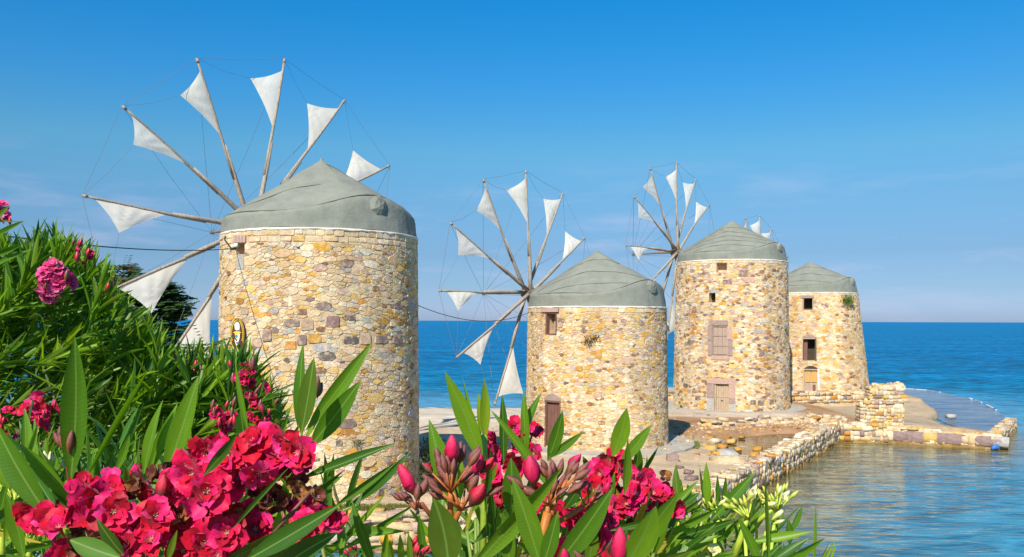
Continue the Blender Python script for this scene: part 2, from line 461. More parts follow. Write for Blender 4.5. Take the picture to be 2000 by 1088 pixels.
# ------------------------------------------------------------------ setting: land
SEA = -1.0
def edge_fn(P):
    """signed distance (inside positive) of points P (n,2) to the land outline"""
    n = len(LAND)
    d = np.full(len(P), 1e9); inside = np.zeros(len(P), bool)
    for i in range(n):
        a = np.array(LAND[i]); b = np.array(LAND[(i + 1) % n]); ab = b - a
        t = np.clip(((P - a) @ ab) / (ab @ ab), 0, 1)
        q = a + t[:, None] * ab
        d = np.minimum(d, np.hypot(*(P - q).T))
        c = ((a[1] > P[:, 1]) != (b[1] > P[:, 1])) & (P[:, 0] < (b[0] - a[0]) * (P[:, 1] - a[1]) / (b[1] - a[1] + 1e-12) + a[0])
        inside ^= c
    return np.where(inside, d, -d)
LAND = [(-90, -40), (14, -40), (10, 4), (5.2, 12), (2.6, 20), (5.1, 26.2), (10.9, 36.6), (17.9, 48.0), (20.7, 47.2), (25.2, 45.0), (27.3, 48.2),
        (26.5, 52.5), (27.6, 57.5), (29.4, 60.0), (30.5, 66.0), (30.5, 71), (22, 75), (10, 73), (8.5, 66), (2, 65.5), (-14, 66.5), (-40, 68), (-90, 70)]

def sstep(x, a, b):
    t = np.clip((x - a) / (b - a), 0, 1); return t * t * (3 - 2 * t)
def vnoise(x, y, s, seed=0):
    r = np.random.RandomState(seed); v = np.zeros_like(x)
    for k in range(10):
        a = r.uniform(0, 2 * PI); f = s * r.uniform(0.6, 1.9); v += np.sin((x * np.cos(a) + y * np.sin(a)) * f + r.uniform(0, 6.28))
    return v / 4.5
def land_height(x, y, sd):
    z = np.zeros_like(x)
    beach = (1 - sstep(x, 7.0, 10.0)) * sstep(y, 50, 66)
    z = z - beach * 1.0
    # lower strip before the retaining wall, then the bank the camera stands on
    z = np.where(y < 25.5, -1.45 + 0 * z, z)
    bank = 5.35 * (1 - sstep(y + 0.25 * np.abs(x) * 0, 1.5, 13.0))
    z = np.where(y < 25.5, z + bank, z)
    # pond hollow
    cx, cy = 13.0, 41.0
    u = ((x - cx) * 0.60 + (y - cy) * 0.80); w = (-(x - cx) * 0.80 + (y - cy) * 0.60)
    q = np.sqrt((u / 5.6) ** 2 + (w / 3.1) ** 2)
    z = z - 0.75 * (1 - sstep(q, 0.45, 1.25))
    # low apron beyond the ruined pillar
    z = z - 0.35 * sstep(x, 19.5, 22) * sstep(y, 47, 49) * (1 - sstep(y, 62, 64)) - 0.4 * sstep(x, 23, 27) * (1 - sstep(y, 58, 62))
    z = z + 0.03 * vnoise(x, y, 1.2, 1) + 0.015 * vnoise(x, y, 4.5, 2)
    fall = np.clip(-sd / 0.5, 0, 1)
    gentle = (1 - sstep(x, 7, 10)) * (y > 50)
    fall = np.where(gentle > 0.5, np.clip(-sd / 10.0, 0, 1), fall)
    return z - fall * (2.2 + np.clip(z + 1.4, 0, 9) * (1 - gentle))

def lin(a, b, st): return np.arange(a, b, st)
gx = np.concatenate([lin(-90, -20, 2.0), lin(-20, -8, 0.6), lin(-8, 30.5, 0.28), lin(30.5, 44, 1.5)])
gy = np.concatenate([lin(-40, 14, 1.0), lin(14, 76, 0.28), lin(76, 90, 2.0)])
X, Y = np.meshgrid(gx, gy)
P = np.stack([X.ravel(), Y.ravel()], 1)
sd = edge_fn(P)
Z = land_height(P[:, 0], P[:, 1], sd)
nx, ny = len(gx), len(gy)
idx = np.arange(nx * ny).reshape(ny, nx)
F = np.stack([idx[:-1, :-1], idx[:-1, 1:], idx[1:, 1:], idx[1:, :-1]], -1).reshape(-1, 4)
col = np.tile(np.array([0.50, 0.375, 0.235]), (len(P), 1))
def blend(c, w):
    global col
    w = np.clip(w, 0, 1)[:, None]; col = col * (1 - w) + np.array(c) * w
x_, y_ = P[:, 0], P[:, 1]
nz_ = vnoise(x_, y_, 0.9, 5); nz2 = vnoise(x_, y_, 3.0, 6)
blend((0.60, 0.50, 0.37), (1 - sstep(x_, 6, 9)) * sstep(y_, 42, 50))                       # pale beach
blend((0.36, 0.205, 0.10), sstep(x_, 6.5, 8.5) * sstep(y_ + nz_, 40, 43) * (1 - sstep(y_ + nz_ * 0.8, 50.2, 51.6)))    # brown earth
blend((0.52, 0.40, 0.29), sstep(x_, 8, 10) * sstep(y_ + 0.4 * nz_, 50.8, 52) * (1 - sstep(x_, 17, 18.5)))       # pinkish grit around the third mill
blend((0.36, 0.215, 0.11), sstep(x_, 17, 18.5) * sstep(y_, 48, 50) * (1 - sstep(x_, 21, 22)))
blend((0.43, 0.33, 0.21), sstep(x_, 20.5, 21.5) * sstep(y_, 45, 47)); blend((0.26, 0.19, 0.12), sstep(x_, 20.5, 21.5) * sstep(y_, 45, 47) * sstep(nz_ + 0.5 * nz2, 0.1, 0.7) * 0.6)
blend((0.12, 0.085, 0.05), sstep(-sd, -0.2, 0.6) * (x_ > 7))
blend((0.15, 0.10, 0.05), (1 - sstep(Z, -0.42, -0.30)) * (x_ > 9) * (x_ < 17.6) * (y_ > 33) * (y_ < 47))
blend((0.20, 0.15, 0.08), (Z < -0.80) * (x_ > 19) * (y_ > 44))
blend((0.09, 0.07, 0.05), sstep(-Z, 0.97, 1.02) * (x_ < 8) * (y_ > 50) * (1 - sstep(-Z, 1.12, 1.3)) * 0.9)       # seaweed line on the beach
blend((0.40, 0.27, 0.14), (y_ < 25.4).astype(float))
blend((0.16, 0.13, 0.07), (1 - sstep(y_, 12, 16)))
col *= (1 + 0.10 * nz_ + 0.07 * nz2)[:, None]
me = mesh_np('ground', np.column_stack([P, Z]), F, np.clip(col, 0.01, 0.8))
g = link('ground', me, None, M['ground']); g['kind'] = 'structure'

# ------------------------------------------------------------------ setting: sea
sx_ = np.concatenate([[-15000, -6000, -2500, -1000, -400, -180], lin(-90, -30, 4), lin(-30, 60, 0.8), lin(60, 120, 4), [180, 400, 1000, 2500, 6000, 15000]])
sy_ = np.concatenate([[-60, -20], lin(0, 90, 0.8), lin(90, 200, 4), [220, 300, 420, 600, 1000, 2000, 4000, 8000, 16000]])
X, Y = np.meshgrid(sx_, sy_); P2 = np.stack([X.ravel(), Y.ravel()], 1)
sd2 = -edge_fn(P2)
nx, ny = len(sx_), len(sy_); idx = np.arange(nx * ny).reshape(ny, nx)
F2 = np.stack([idx[:-1, :-1], idx[:-1, 1:], idx[1:, 1:], idx[1:, :-1]], -1).reshape(-1, 4)
deep = np.array([0.0, 0.142, 0.31]); teal = np.array([0.0, 0.205, 0.320]); shal_refl = np.array([0.150, 0.110, 0.025]); poolc = np.array([0.0, 0.160, 0.235])
x2, y2 = P2.T
pool = (1 - sstep(y2, 50, 60)) * (x2 > 0)
w1 = np.exp(-np.clip(sd2, 0, None) / 26.0)[:, None]
c2 = deep * (1 - w1) + teal * w1
c2 = c2 * (1 - pool[:, None]) + (poolc * np.ones_like(c2)) * pool[:, None]
wl = (np.exp(-np.clip(sd2, 0, None) / 5.5) * pool)[:, None]
c2 = c2 * (1 - wl) + shal_refl * wl  # bed tone of the shallows plus golden reflections painted into the water colour
wb = (np.exp(-np.clip(sd2 - 0.5, 0, None) / 4.0) * (1 - pool) * 0.5)[:, None]
c2 = c2 * (1 - wb) + np.array([0.05, 0.13, 0.12]) * wb
me = mesh_np('sea_water', np.column_stack([P2, np.full(len(P2), SEA)]), F2, c2)
sw = me.attributes.new('swell', 'FLOAT', 'POINT')
sw.data.foreach_set('value', (0.008 + 0.85 * (1 - pool) * sstep(np.clip(sd2, 0, None), 0, 25)).astype(np.float32))
sea = link('sea_water', me, None, M['water']); sea['kind'] = 'structure'

# pond water
def fan(name, pts, z, mat, kind='structure', thick=0):
    n = len(pts); cx = sum(p[0] for p in pts) / n; cy = sum(p[1] for p in pts) / n
    mb = MB()
    vs = [(cx, cy, z)] + [(p[0], p[1], z) for p in pts]
    fs = [(0, 1 + i, 1 + (i + 1) % n) for i in range(n)]
    if thick:
        vs += [(p[0], p[1], z - thick) for p in pts]
        fs += [(1 + i, 1 + n + i, 1 + n + (i + 1) % n, 1 + (i + 1) % n) for i in range(n)]
    mb.add(vs, fs)
    o = mb.build(name, mat)
    if kind: o['kind'] = kind
    return o
m, n_, p_ = new_mat('pond_water')
p_.inputs['Base Color'].default_value = (0.10, 0.062, 0.03, 1); p_.inputs['Roughness'].default_value = 0.07; p_.inputs['IOR'].default_value = 1.33
tcx = node(n_, 'ShaderNodeTexCoord'); nn = node(n_, 'ShaderNodeTexNoise', Scale=1.2, Detail=4.0); n_.links.new(tcx.outputs['Object'], nn.inputs['Vector'])
bb = node(n_, 'ShaderNodeBump', Distance=0.03, Strength=1.0); n_.links.new(nn.outputs['Fac'], bb.inputs['Height']); n_.links.new(bb.outputs[0], p_.inputs['Normal'])
M['pond'] = m
fan('pond_water', [(9.0, 36.5), (10.7, 37.0), (17.0, 47.2), (14.5, 47.0), (10.5, 42.5), (8.8, 39)], -0.27, M['pond'])

# tidal shelf, a few centimetres proud of the sea and wet
m, n_, p_ = new_mat('wet_shelf')
tcx = node(n_, 'ShaderNodeTexCoord'); nn = node(n_, 'ShaderNodeTexNoise', Scale=0.8, Detail=10.0, Roughness=0.72); n_.links.new(tcx.outputs['Object'], nn.inputs['Vector'])
mpx = node(n_, 'ShaderNodeMapping'); mpx.inputs['Scale'].default_value = (0.35, 1.0, 1); n_.links.new(tcx.outputs['Object'], mpx.inputs[0]); n_.links.new(mpx.outputs[0], nn.inputs['Vector'])
rr = node(n_, 'ShaderNodeValToRGB'); n_.links.new(nn.outputs['Fac'], rr.inputs[0])
rr.color_ramp.elements[0].position = 0.40; rr.color_ramp.elements[0].color = (0.035, 0.06, 0.11, 1)
rr.color_ramp.elements[1].position = 0.60; rr.color_ramp.elements[1].color = (0.22, 0.22, 0.23, 1)
n_.links.new(rr.outputs[0], p_.inputs['Base Color']); p_.inputs['Roughness'].default_value = 0.14
bb = node(n_, 'ShaderNodeBump', Distance=0.10, Strength=1.0); n_.links.new(nn.outputs['Fac'], bb.inputs['Height']); n_.links.new(bb.outputs[0], p_.inputs['Normal'])
M['shelf'] = m
spx = [(1560, 757), (1690, 753), (1768, 754), (1812, 757), (1850, 763), (1890, 771), (1920, 781), (1945, 794), (1962, 806), (1969, 818), (1962, 830), (1945, 838), (1900, 836), (1850, 822), (1810, 800), (1770, 788)]
spts = [onz(a, b, -0.95) for a, b in spx]
fan('tidal_shelf', [(p.x, p.y) for p in spts], -0.95, M['shelf'], thick=0.3)
# strip of foam where the swell meets the shelf
mb = MB(); rf = random.Random(3)
for i in range(2, 8):
    a, b = spts[i], spts[i + 1]
    if i in (2, 3, 5, 6):
        for k in range(5):
            t = rf.random(); q = a.lerp(b, t); dd = (b - a).normalized(); w = rf.uniform(0.05, 0.16); l = rf.uniform(0.4, 1.4)
            mb.box(0, 0, 0, l, w, 0.03, Matrix.Translation((q.x, q.y, -0.93)) @ Matrix.Rotation(math.atan2(dd.y, dd.x), 4, 'Z'))
o = mb.build('sea_foam', M['white_paint']); o['kind'] = 'stuff'; o['label'] = 'thin line of white foam along the seaward edge of the round wet shelf'; 

# ------------------------------------------------------------------ masonry
PAL = {  # broad daylight colours of the rubble
   
    'cream': (0.68, 0.52, 0.325), 'sand': (0.64, 0.45, 0.24), 'ochre': (0.62, 0.33, 0.06), 'gold': (0.68, 0.44, 0.14),
    'pale': (0.68, 0.575, 0.41), 'grey': (0.40, 0.385, 0.35), 'purple': (0.27, 0.185, 0.165), 'pink': (0.50, 0.33, 0.25),
    'brown': (0.27, 0.145, 0.075), 'rust': (0.52, 0.24, 0.05), 'dark': (0.15, 0.125, 0.11), 'blue': (0.43, 0.43, 0.40)}
def pick(rng, weights, jit=0.12):
    k = rng.choices(list(weights), list(weights.values()))[0]
    c = PAL[k]; j = 1 + rng.uniform(-jit, jit)
    return tuple(min(0.8, v * j * (1 + rng.uniform(-0.05, 0.05))) for v in c)
W_BASE = {'cream': 42, 'sand': 24, 'gold': 9, 'ochre': 6, 'pale': 18, 'grey': 2.5, 'blue': 3, 'pink': 5, 'brown': 2.5, 'purple': 1.2, 'rust': 2, 'dark': 0.6}
W_BIG = {'cream': 30, 'sand': 18, 'gold': 12, 'ochre': 8, 'pale': 14, 'purple': 3, 'pink': 6, 'grey': 3, 'rust': 2, 'dark': 0.8, 'blue': 4}

def pack(W, H, classes, rng, an):
    """circle packing in a W x H field whose u axis is squeezed by an"""
    Wn = W / an; cs = 0.25; grid = {}; out = []
    for (n, r0, r1) in classes:
        for _ in range(n):
            r = rng.uniform(r0, r1); u = rng.uniform(0, Wn); v = rng.uniform(0, H)
            i0, j0 = int(u / cs), int(v / cs); ok = True
            for i in range(i0 - 2, i0 + 3):
                for j in range(j0 - 2, j0 + 3):
                    for (a, b, c) in grid.get((i, j), ()):
                        if (a - u) ** 2 + (b - v) ** 2 < (0.86 * (r + c)) ** 2: ok = False; break
                    if not ok: break
                if not ok: break
            if ok:
                grid.setdefault((i0, j0), []).append((u, v, r)); out.append((u, v, r))
    return out, grid, cs

def clip(poly, a, b, c):
    """keep a*x + b*y <= c"""
    res = []; n = len(poly)
    for i in range(n):
        p = poly[i]; q = poly[(i + 1) % n]
        dp = a * p[0] + b * p[1] - c; dq = a * q[0] + b * q[1] - c
        if dp <= 0: res.append(p)
        if (dp < 0 < dq) or (dq < 0 < dp):
            t = dp / (dp - dq); res.append((p[0] + t * (q[0] - p[0]), p[1] + t * (q[1] - p[1])))
    return res

def cells(W, H, classes, rng, an, excl, courses=None):
    seeds, grid, cs = pack(W, H, classes, rng, an)
    Wn = W / an; polys = []
    for (u, v, r) in seeds:
        R = r * 2.6 + 0.05
        poly = [(max(0, u - R), max(0, v - R)), (min(Wn, u + R), max(0, v - R)), (min(Wn, u + R), min(H, v + R)), (max(0, u - R), min(H, v + R))]
        i0, j0 = int(u / cs), int(v / cs); nb = []
        for i in range(i0 - 2, i0 + 3):
            for j in range(j0 - 2, j0 + 3):
                for (a, b, c) in grid.get((i, j), ()):
                    d2 = (a - u) ** 2 + (b - v) ** 2
                    if 0 < d2 < (R + c + 0.12) ** 2: nb.append((d2, a, b, c))
        nb.sort()
        jr = r * rng.uniform(0.82, 1.18)
        for (d2, a, b, c) in nb[:22]:
            poly = clip(poly, 2 * (a - u), 2 * (b - v), a * a + b * b - u * u - v * v - c * c + r * jr)
            if len(poly) < 3: break
        if len(poly) < 3: continue
        poly = [(p[0] * an, p[1]) for p in poly]; U = u * an
        bad = False
        for (a0, a1, b0, b1) in excl:
            if min(p[0] for p in poly) < a1 and max(p[0] for p in poly) > a0 and min(p[1] for p in poly) < b1 and max(p[1] for p in poly) > b0:
                gaps = [(a0 - U, (1, 0, a0)), (U - a1, (-1, 0, -a1)), (b0 - v, (0, 1, b0)), (v - b1, (0, -1, -b1))]
                g = max(gaps, key=lambda t: t[0])
                if g[0] < 0: bad = True; break
                poly = clip(poly, *g[1])
                if len(poly) < 3: bad = True; break
        if not bad: polys.append((poly, r))
    return polys

def stone_geo(poly, mapf, rng, joint, hgt):
    """domed, chamfered block on a mapped surface; returns verts, faces, area"""
    n = len(poly)
    A = 0.5 * sum(poly[i][0] * poly[(i + 1) % n][1] - poly[(i + 1) % n][0] * poly[i][1] for i in range(n))
    if abs(A) < 0.0009: return None
    cx = sum(p[0] for p in poly) / n; cy = sum(p[1] for p in poly) / n
    # drop tiny edges
    q = []
    for i in range(n):
        if not q or (poly[i][0] - q[-1][0]) ** 2 + (poly[i][1] - q[-1][1]) ** 2 > 0.0004: q.append(poly[i])
    n = len(q)
    if n < 3: return None
    out = []
    for i in range(n):
        p = q[i]; a = q[i - 1]; b = q[(i + 1) % n]; t = rng.uniform(0.03, 0.17)
        out.append((p[0] + (a[0] - p[0]) * t, p[1] + (a[1] - p[1]) * t))
        out.append((p[0] + (b[0] - p[0]) * t, p[1] + (b[1] - p[1]) * t))
    mr = math.sqrt(abs(A) / PI)
    s0 = 1 - joint / mr
    if s0 < 0.4: s0 = 0.4
    s1 = s0 * (1 - min(0.22, 0.010 / mr))
    n = len(out); vs = []
    tx = rng.uniform(-0.25, 0.25); ty = rng.uniform(-0.25, 0.25)
    for (s, h, k) in ((s0, -0.03, 0), (s0 * 0.995, hgt * 0.45, 1), (s1, hgt, 1)):
        for (a, b) in out:
            du, dv = (a - cx) * s, (b - cy) * s
            hh = h + k * (du * tx + dv * ty) * 0.3 * (h > 0) + (rng.uniform(-0.004, 0.004) if h > 0 else 0)
            vs.append(mapf(cx + du, cy + dv, hh))
    vs.append(mapf(cx, cy, hgt * 1.02 + 0.001))
    fs = []
    for r in range(2):
        for i in range(n):
            j = (i + 1) % n
            fs.append((r * n + i, r * n + j, (r + 1) * n + j, (r + 1) * n + i))
    for i in range(n): fs.append((2 * n + i, 2 * n + (i + 1) % n, 3 * n))
    return vs, fs, abs(A)

# ------------------------------------------------------------------ windmills
class Mill:
    def __init__(s, cx, cy, R0, R1, z0, z1, name, label, seed):
        s.c = Vector((cx, cy)); s.R0, s.R1, s.z0, s.z1 = R0, R1, z0, z1
        s.rng = random.Random(seed)
        s.t = (-s.c).normalized(); s.r = Vector((-s.t.y, s.t.x))
        s.root = thing('windmill', label, 'windmill', (cx, cy, z0), 'stone windmills on the shore')
        s.open = []; s.extra_excl = []
    def R(s, z): 
        k = (z - s.z0) / (s.z1 - s.z0); return s.R0 + (s.R1 - s.R0) * k
    def pt(s, a, z, h=0.0):
        R = s.R(z) + h; w = s.t * math.cos(a) + s.r * math.sin(a)
        return Vector((s.c.x + w.x * R, s.c.y + w.y * R, z))
    def at(s, px, py):
        """angle and height of the wall point seen at a photo pixel"""
        z = (s.z0 + s.z1) / 2
        for _ in range(6):
            d = WP(px, py, 1.0); dx = Vector((d.x, d.y)); R = s.R(z)
            b = dx.dot(s.c); a = dx.dot(dx); disc = b * b - a * (s.c.dot(s.c) - R * R)
            k = (b - math.sqrt(max(disc, 0))) / a
            z = EYE + (d.z - EYE) * k
            p = dx * k - s.c
        return math.atan2(p.dot(s.r), p.dot(s.t)), z
    def rect(s, x0, x1, y0, y1):
        a0, zb = s.at(x0, (y0 + y1) / 2); a1, _ = s.at(x1, (y0 + y1) / 2)
        _, zt = s.at((x0 + x1) / 2, y0); _, zb = s.at((x0 + x1) / 2, y1)
        return (a0, a1, max(zb, s.z0), zt)
    def cbox(s, mb, rc, h0, h1, col=(1, 1, 1), seg=2):
        a0, a1, b0, b1 = rc; vs = []; fs = []
        for i in range(seg + 1):
            a = a0 + (a1 - a0) * i / seg
            for (z, h) in ((b0, h0), (b0, h1), (b1, h1), (b1, h0)): vs.append(s.pt(a, z, h))
        for i in range(seg):
            for k in range(4):
                fs.append((i * 4 + k, (i + 1) * 4 + k, (i + 1) * 4 + (k + 1) % 4, i * 4 + (k + 1) % 4))
        fs.append((0, 1, 2, 3)); fs.append((seg * 4 + 3, seg * 4 + 2, seg * 4 + 1, seg * 4))
        mb.add(vs, fs, col)
    def part(s, name, rc, h0, h1, mat, label=None, parent=None):
        mb = MB(); s.cbox(mb, rc, h0, h1)
        par = parent if parent is not None else s.root
        o = mb.build(name, mat, s.root)
        if parent is not None:
            o.parent = parent
        if label: o['label'] = label
        return o

    def wall(s, classes, an=1.35, weights=W_BASE, big=W_BIG, courses=2, custom=()):
        rng = s.rng
        # backing wall with real openings
        A = 2 * PI
        zs = {s.z0 - 0.4, s.z1}; an_ = set()
        for o in s.open: zs |= {o[2], o[3]}; an_ |= {o[0], o[1]}
        def fill(vals, step, lo, hi):
            vals = sorted(v for v in vals if lo - 1e-6 <= v <= hi + 1e-6); out = [vals[0]]
            for v in vals[1:]:
                n = max(1, int(math.ceil((v - out[-1]) / step))); a = out[-1]
                for i in range(1, n + 1): out.append(a + (v - a) * i / n)
            return out
        zv = fill(zs, 0.35, s.z0 - 0.4, s.z1); av = fill(an_ | {-PI, PI}, rad(4), -PI, PI)
        mb = MB(); vs = []
        for z in zv:
            for a in av: vs.append(s.pt(a, z, -0.005))
        fs = []; na = len(av)
        for j in range(len(zv) - 1):
            for i in range(na - 1):
                ma = (av[i] + av[i + 1]) / 2; mz = (zv[j] + zv[j + 1]) / 2
                if any(o[0] < ma < o[1] and o[2] < mz < o[3] for o in s.open): continue
                fs.append((j * na + i, j * na + i + 1, (j + 1) * na + i + 1, (j + 1) * na + i))
        # top annulus closed under the roof
        k = len(vs); vs.append(Vector((s.c.x, s.c.y, s.z1)))
        base = (len(zv) - 1) * na
        for i in range(na - 1): fs.append((base + i, base + i + 1, k))
        mb.add(vs, fs); mb.build('wall', M['mortar'], s.root, smooth=True)
        # reveals and back of each opening
        for (a0, a1, b0, b1, dep, bm) in s.open:
            mr = MB()
            cs_ = [(a0, b0), (a1, b0), (a1, b1), (a0, b1)]
            v = [s.pt(a, z, 0.0) for a, z in cs_] + [s.pt(a, z, -dep) for a, z in cs_]
            mr.add(v, [(0, 4, 5, 1), (1, 5, 6, 2), (2, 6, 7, 3), (3, 7, 4, 0)])
            mr.build('opening_reveal', M['mortar'], s.root)
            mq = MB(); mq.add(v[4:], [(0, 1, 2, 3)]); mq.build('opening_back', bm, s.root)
        # stones
        S = rad(118); Rm = (s.R0 + s.R1) / 2; W = 2 * S * Rm; H = s.z1 - s.z0 + 0.1
        ch = 0.0
        cpolys = []
        if courses:
            zt = H - 0.03
            for c in range(courses):
                h = rng.uniform(0.17, 0.24); u = -rng.random() * 0.3
                while u < W:
                    w = rng.uniform(0.22, 0.52)
                    hh = h * rng.uniform(0.8, 1.0)
                    cpolys.append(([(max(0, u), zt - hh), (u + w, zt - hh + rng.uniform(-.015, .015)), (u + w, zt), (max(0, u), zt + rng.uniform(-.012, .005))], 0.2)); u += w
                zt -= h
            ch = H - zt
        ex = [((o[0] + S) * Rm, (o[1] + S) * Rm, o[2] - (s.z0 - 0.1), o[3] - (s.z0 - 0.1)) for o in s.open]
        ex += [((o[0] + S) * Rm, (o[1] + S) * Rm, o[2] - (s.z0 - 0.1), o[3] - (s.z0 - 0.1)) for o in s.extra_excl]
        cust = []
        for (px, py, w, h, ckey) in custom:
            a, z = s.at(px, py); u = (a + S) * Rm; v = z - (s.z0 - 0.1); w2 = w / 2; h2 = h / 2
            cust.append(([(u - w2, v - h2), (u, v - h2 * 1.05), (u + w2, v - h2 * 0.9), (u + w2 * 0.95, v + h2), (u - w2 * 0.9, v + h2 * 0.95)], ckey))
            ex.append((u - w2, u + w2, v - h2, v + h2))
        polys = cells(W, H - ch, classes, rng, an, ex)
        cpolys = [c for c in cpolys if not any(min(p[0] for p in c[0]) < e1 and max(p[0] for p in c[0]) > e0 and c[0][2][1] > f0 and c[0][0][1] < f1 for (e0, e1, f0, f1) in ex)]
        def mapf(u, v, h): 
            return s.pt(u / Rm - S, v + s.z0 - 0.1, h)
        res = []
        sun_a = 0
        for kind, L_ in (('n', polys), ('c', cpolys), ('k', cust)):
            for (poly, r) in L_:
                if kind == 'k': col = tuple(c * rng.uniform(0.9, 1.1) for c in PAL[r]); hg = 0.03; jn = 0.004
                elif kind == 'c': col = pick(rng, {'cream': 12, 'pale': 5, 'sand': 5, 'gold': 1}); hg = rng.uniform(0.008, 0.025); jn = 0.012
                else:
                    col = pick(rng, big if r > 0.105 else weights)
                    hg = rng.uniform(0.004, 0.022) + (0.006 if r > 0.1 else 0); jn = rng.uniform(0.002, 0.010)
                g_ = stone_geo(poly, mapf, rng, jn, hg)
                if g_ is None: continue
                u = sum(p[0] for p in poly) / len(poly); vis = g_[2] * max(0.0, math.cos(u / Rm - S))
                res.append((vis, g_[0], g_[1], col))
        res.sort(key=lambda t: -t[0])
        for (vis, v, f, c) in res[:298]:
            MB().add(v, f, c).build('stone', M['stone'], s.root)
        mb = MB()
        for (vis, v, f, c) in res[298:]: mb.add(v, f, c)
        o = mb.build('rubble_stones', M['stone'], s.root); o['kind'] = 'stuff'
        return len(res)

    def roof(s, apex, skirt, theta, seams=(), inset=0.04, tilt=0.0):
        """canvas cap: skirt, then a sagging cone, lifted where the axle runs through"""
        rng = s.rng; N = 96; c = s.c; z1 = s.z1
        axd = Vector((-math.sin(theta), math.cos(theta)))
        fa = math.atan2(axd.y, axd.x)
        RR = s.R1 - inset
        def prof(f):
            d1 = math.cos(f - fa - PI); d2 = math.cos(f - fa)
            bump = 0.62 * max(0, d1) ** 5 + 0.45 * max(0, d2) ** 5
            return z1 + skirt + bump, RR * (1 - 0.07 * (bump / 0.62)) 
        def surf(f, t):
            zs, rs = prof(f)
            sag = -0.035 * math.sin(PI * t) * (1 + 0.25 * math.cos(8 * f)) * s.R1 / 3.2
            wob = 0.028 * math.sin(5 * f + t * 9) * (1 - t)
            r = rs * (1 - t); z = zs + (apex - zs) * t + sag + wob
            return Vector((c.x + r * math.cos(f), c.y + r * math.sin(f), z))
        s.surf = surf
        vs = []; fs = []
        rows = []
        nsk = 5
        for j in range(nsk + 1):
            k = j / nsk
            for i in range(N):
                f = 2 * PI * i / N; zs, rs = prof(f)
                z = z1 + 0.03 + (zs - z1 - 0.03) * k + 0.02 * math.sin(7 * f + 1) * (1 - k)
                r = RR + 0.02 + (rs - RR - 0.02) * k + 0.022 * math.sin(23 * f + 3 * k) * math.sin(9 * f) * (1 - 0.4 * k) + 0.03 * mnoise.noise(Vector((f * 9, z * 1.3, 2.0 * k)))
                vs.append((c.x + r * math.cos(f), c.y + r * math.sin(f), z))
        for t in (0.03, 0.1, 0.2, 0.3, 0.4, 0.5, 0.6, 0.7, 0.8, 0.9, 0.96):
            for i in range(N):
                f = 2 * PI * i / N; p = surf(f, t)
                if 0.03 < t < 0.9: p.z += 0.018 * abs(mnoise.noise(Vector((p.x * 1.1, p.y * 1.1, p.z * 0.8)))) + 0.02 * mnoise.noise(Vector((math.cos(f) * 5, math.sin(f) * 5, t * 1.5)))
                vs.append(p)
        nr = nsk + 1 + 11
        for j in range(nr - 1):
            for i in range(N): fs.append((j * N + i, j * N + (i + 1) % N, (j + 1) * N + (i + 1) % N, (j + 1) * N + i))
        vs.append(Vector((c.x, c.y, apex))); k = len(vs) - 1
        for i in range(N): fs.append(((nr - 1) * N + i, (nr - 1) * N + (i + 1) % N, k))
        mb = MB().add(vs, fs); rf = mb.build('roof', M['canvas'], s.root, smooth=True)
        # stitched edge between skirt and cone
        mb = MB(); mb.tube([surf(2 * PI * i / 72, 0.012) for i in range(73)], 0.02, 5, cap=False)
        sm = mb.build('hem', M['canvas_seam'], s.root); 
        # seams of the cloth widths: cuts by parallel upright planes
        base = math.atan2(s.t.y, s.t.x) + rad(-8)
        for (dk, lo, hi) in seams:
            pts = []
            for i in range(30):
                dl = rad(lo + (hi - lo) * i / 29); r = dk / math.cos(dl); t = 1 - r
                if t < 0.02 or t > 0.98: continue
                p = surf(base + dl, t); p.z += 0.012; pts.append(p)
            if len(pts) > 2: MB().tube(pts, 0.013, 4).build('seam', M['canvas_seam'], s.root)
        # small knot of canvas at the apex
        MB().tube([(c.x, c.y, apex - 0.1), (c.x, c.y, apex + 0.05)], [0.09, 0.03], 8).build('roof_peak', M['canvas'], s.root)
        # wrapped end of the axle poking out of the cloth
        d = -axd; zc = z1 + skirt + 0.30; q = Vector((c.x + d.x * RR * 0.93, c.y + d.y * RR * 0.93, zc))
        mb = MB(); n = 9
        rings = [(-0.3, 0.30), (0.08, 0.30), (0.17, 0.24), (0.2, 0.1)]
        sd_ = Vector((-d.y, d.x, 0)); up = Vector((0, 0, 1)); vs = []; fs = []
        for (h, r) in rings:
            for k in range(n):
                w = 2 * PI * k / n; rr = r * (0.85 + 0.3 * rng.random())
                vs.append(q + Vector((d.x, d.y, 0)) * (h + rng.uniform(-.02, .02)) + sd_ * rr * math.cos(w) + up * rr * 1.1 * math.sin(w))
        for j in range(len(rings) - 1):
            for k in range(n): fs.append((j * n + k, j * n + (k + 1) % n, (j + 1) * n + (k + 1) % n, (j + 1) * n + k))
        fs.append(tuple(range((len(rings) - 1) * n, len(rings) * n)))
        mb.add(vs, fs).build('wrapped_axle_end', M['canvas'], s.root)
        # limewashed rim under the cloth
        vs = []; fs = []; n = 96
        for i in range(n):
            f = 2 * PI * i / n; w = rng.uniform(-0.01, 0.01); h = 0.055 + rng.uniform(-0.028, 0.028)
            for (r, z) in ((s.R1 + 0.00, z1 - h), (s.R1 + 0.035 + w, z1 - h + 0.02), (s.R1 + 0.025 + w, z1 + 0.02), (s.R1 - 0.1, z1 + 0.05)):
                vs.append((c.x + r * math.cos(f), c.y + r * math.sin(f), z))
        for i in range(n):
            j = (i + 1) % n
            for k in range(3): fs.append((i * 4 + k, j * 4 + k, j * 4 + k + 1, i * 4 + k + 1))
        MB().add(vs, fs).build('plaster_rim', M['rim'], s.root, smooth=True)

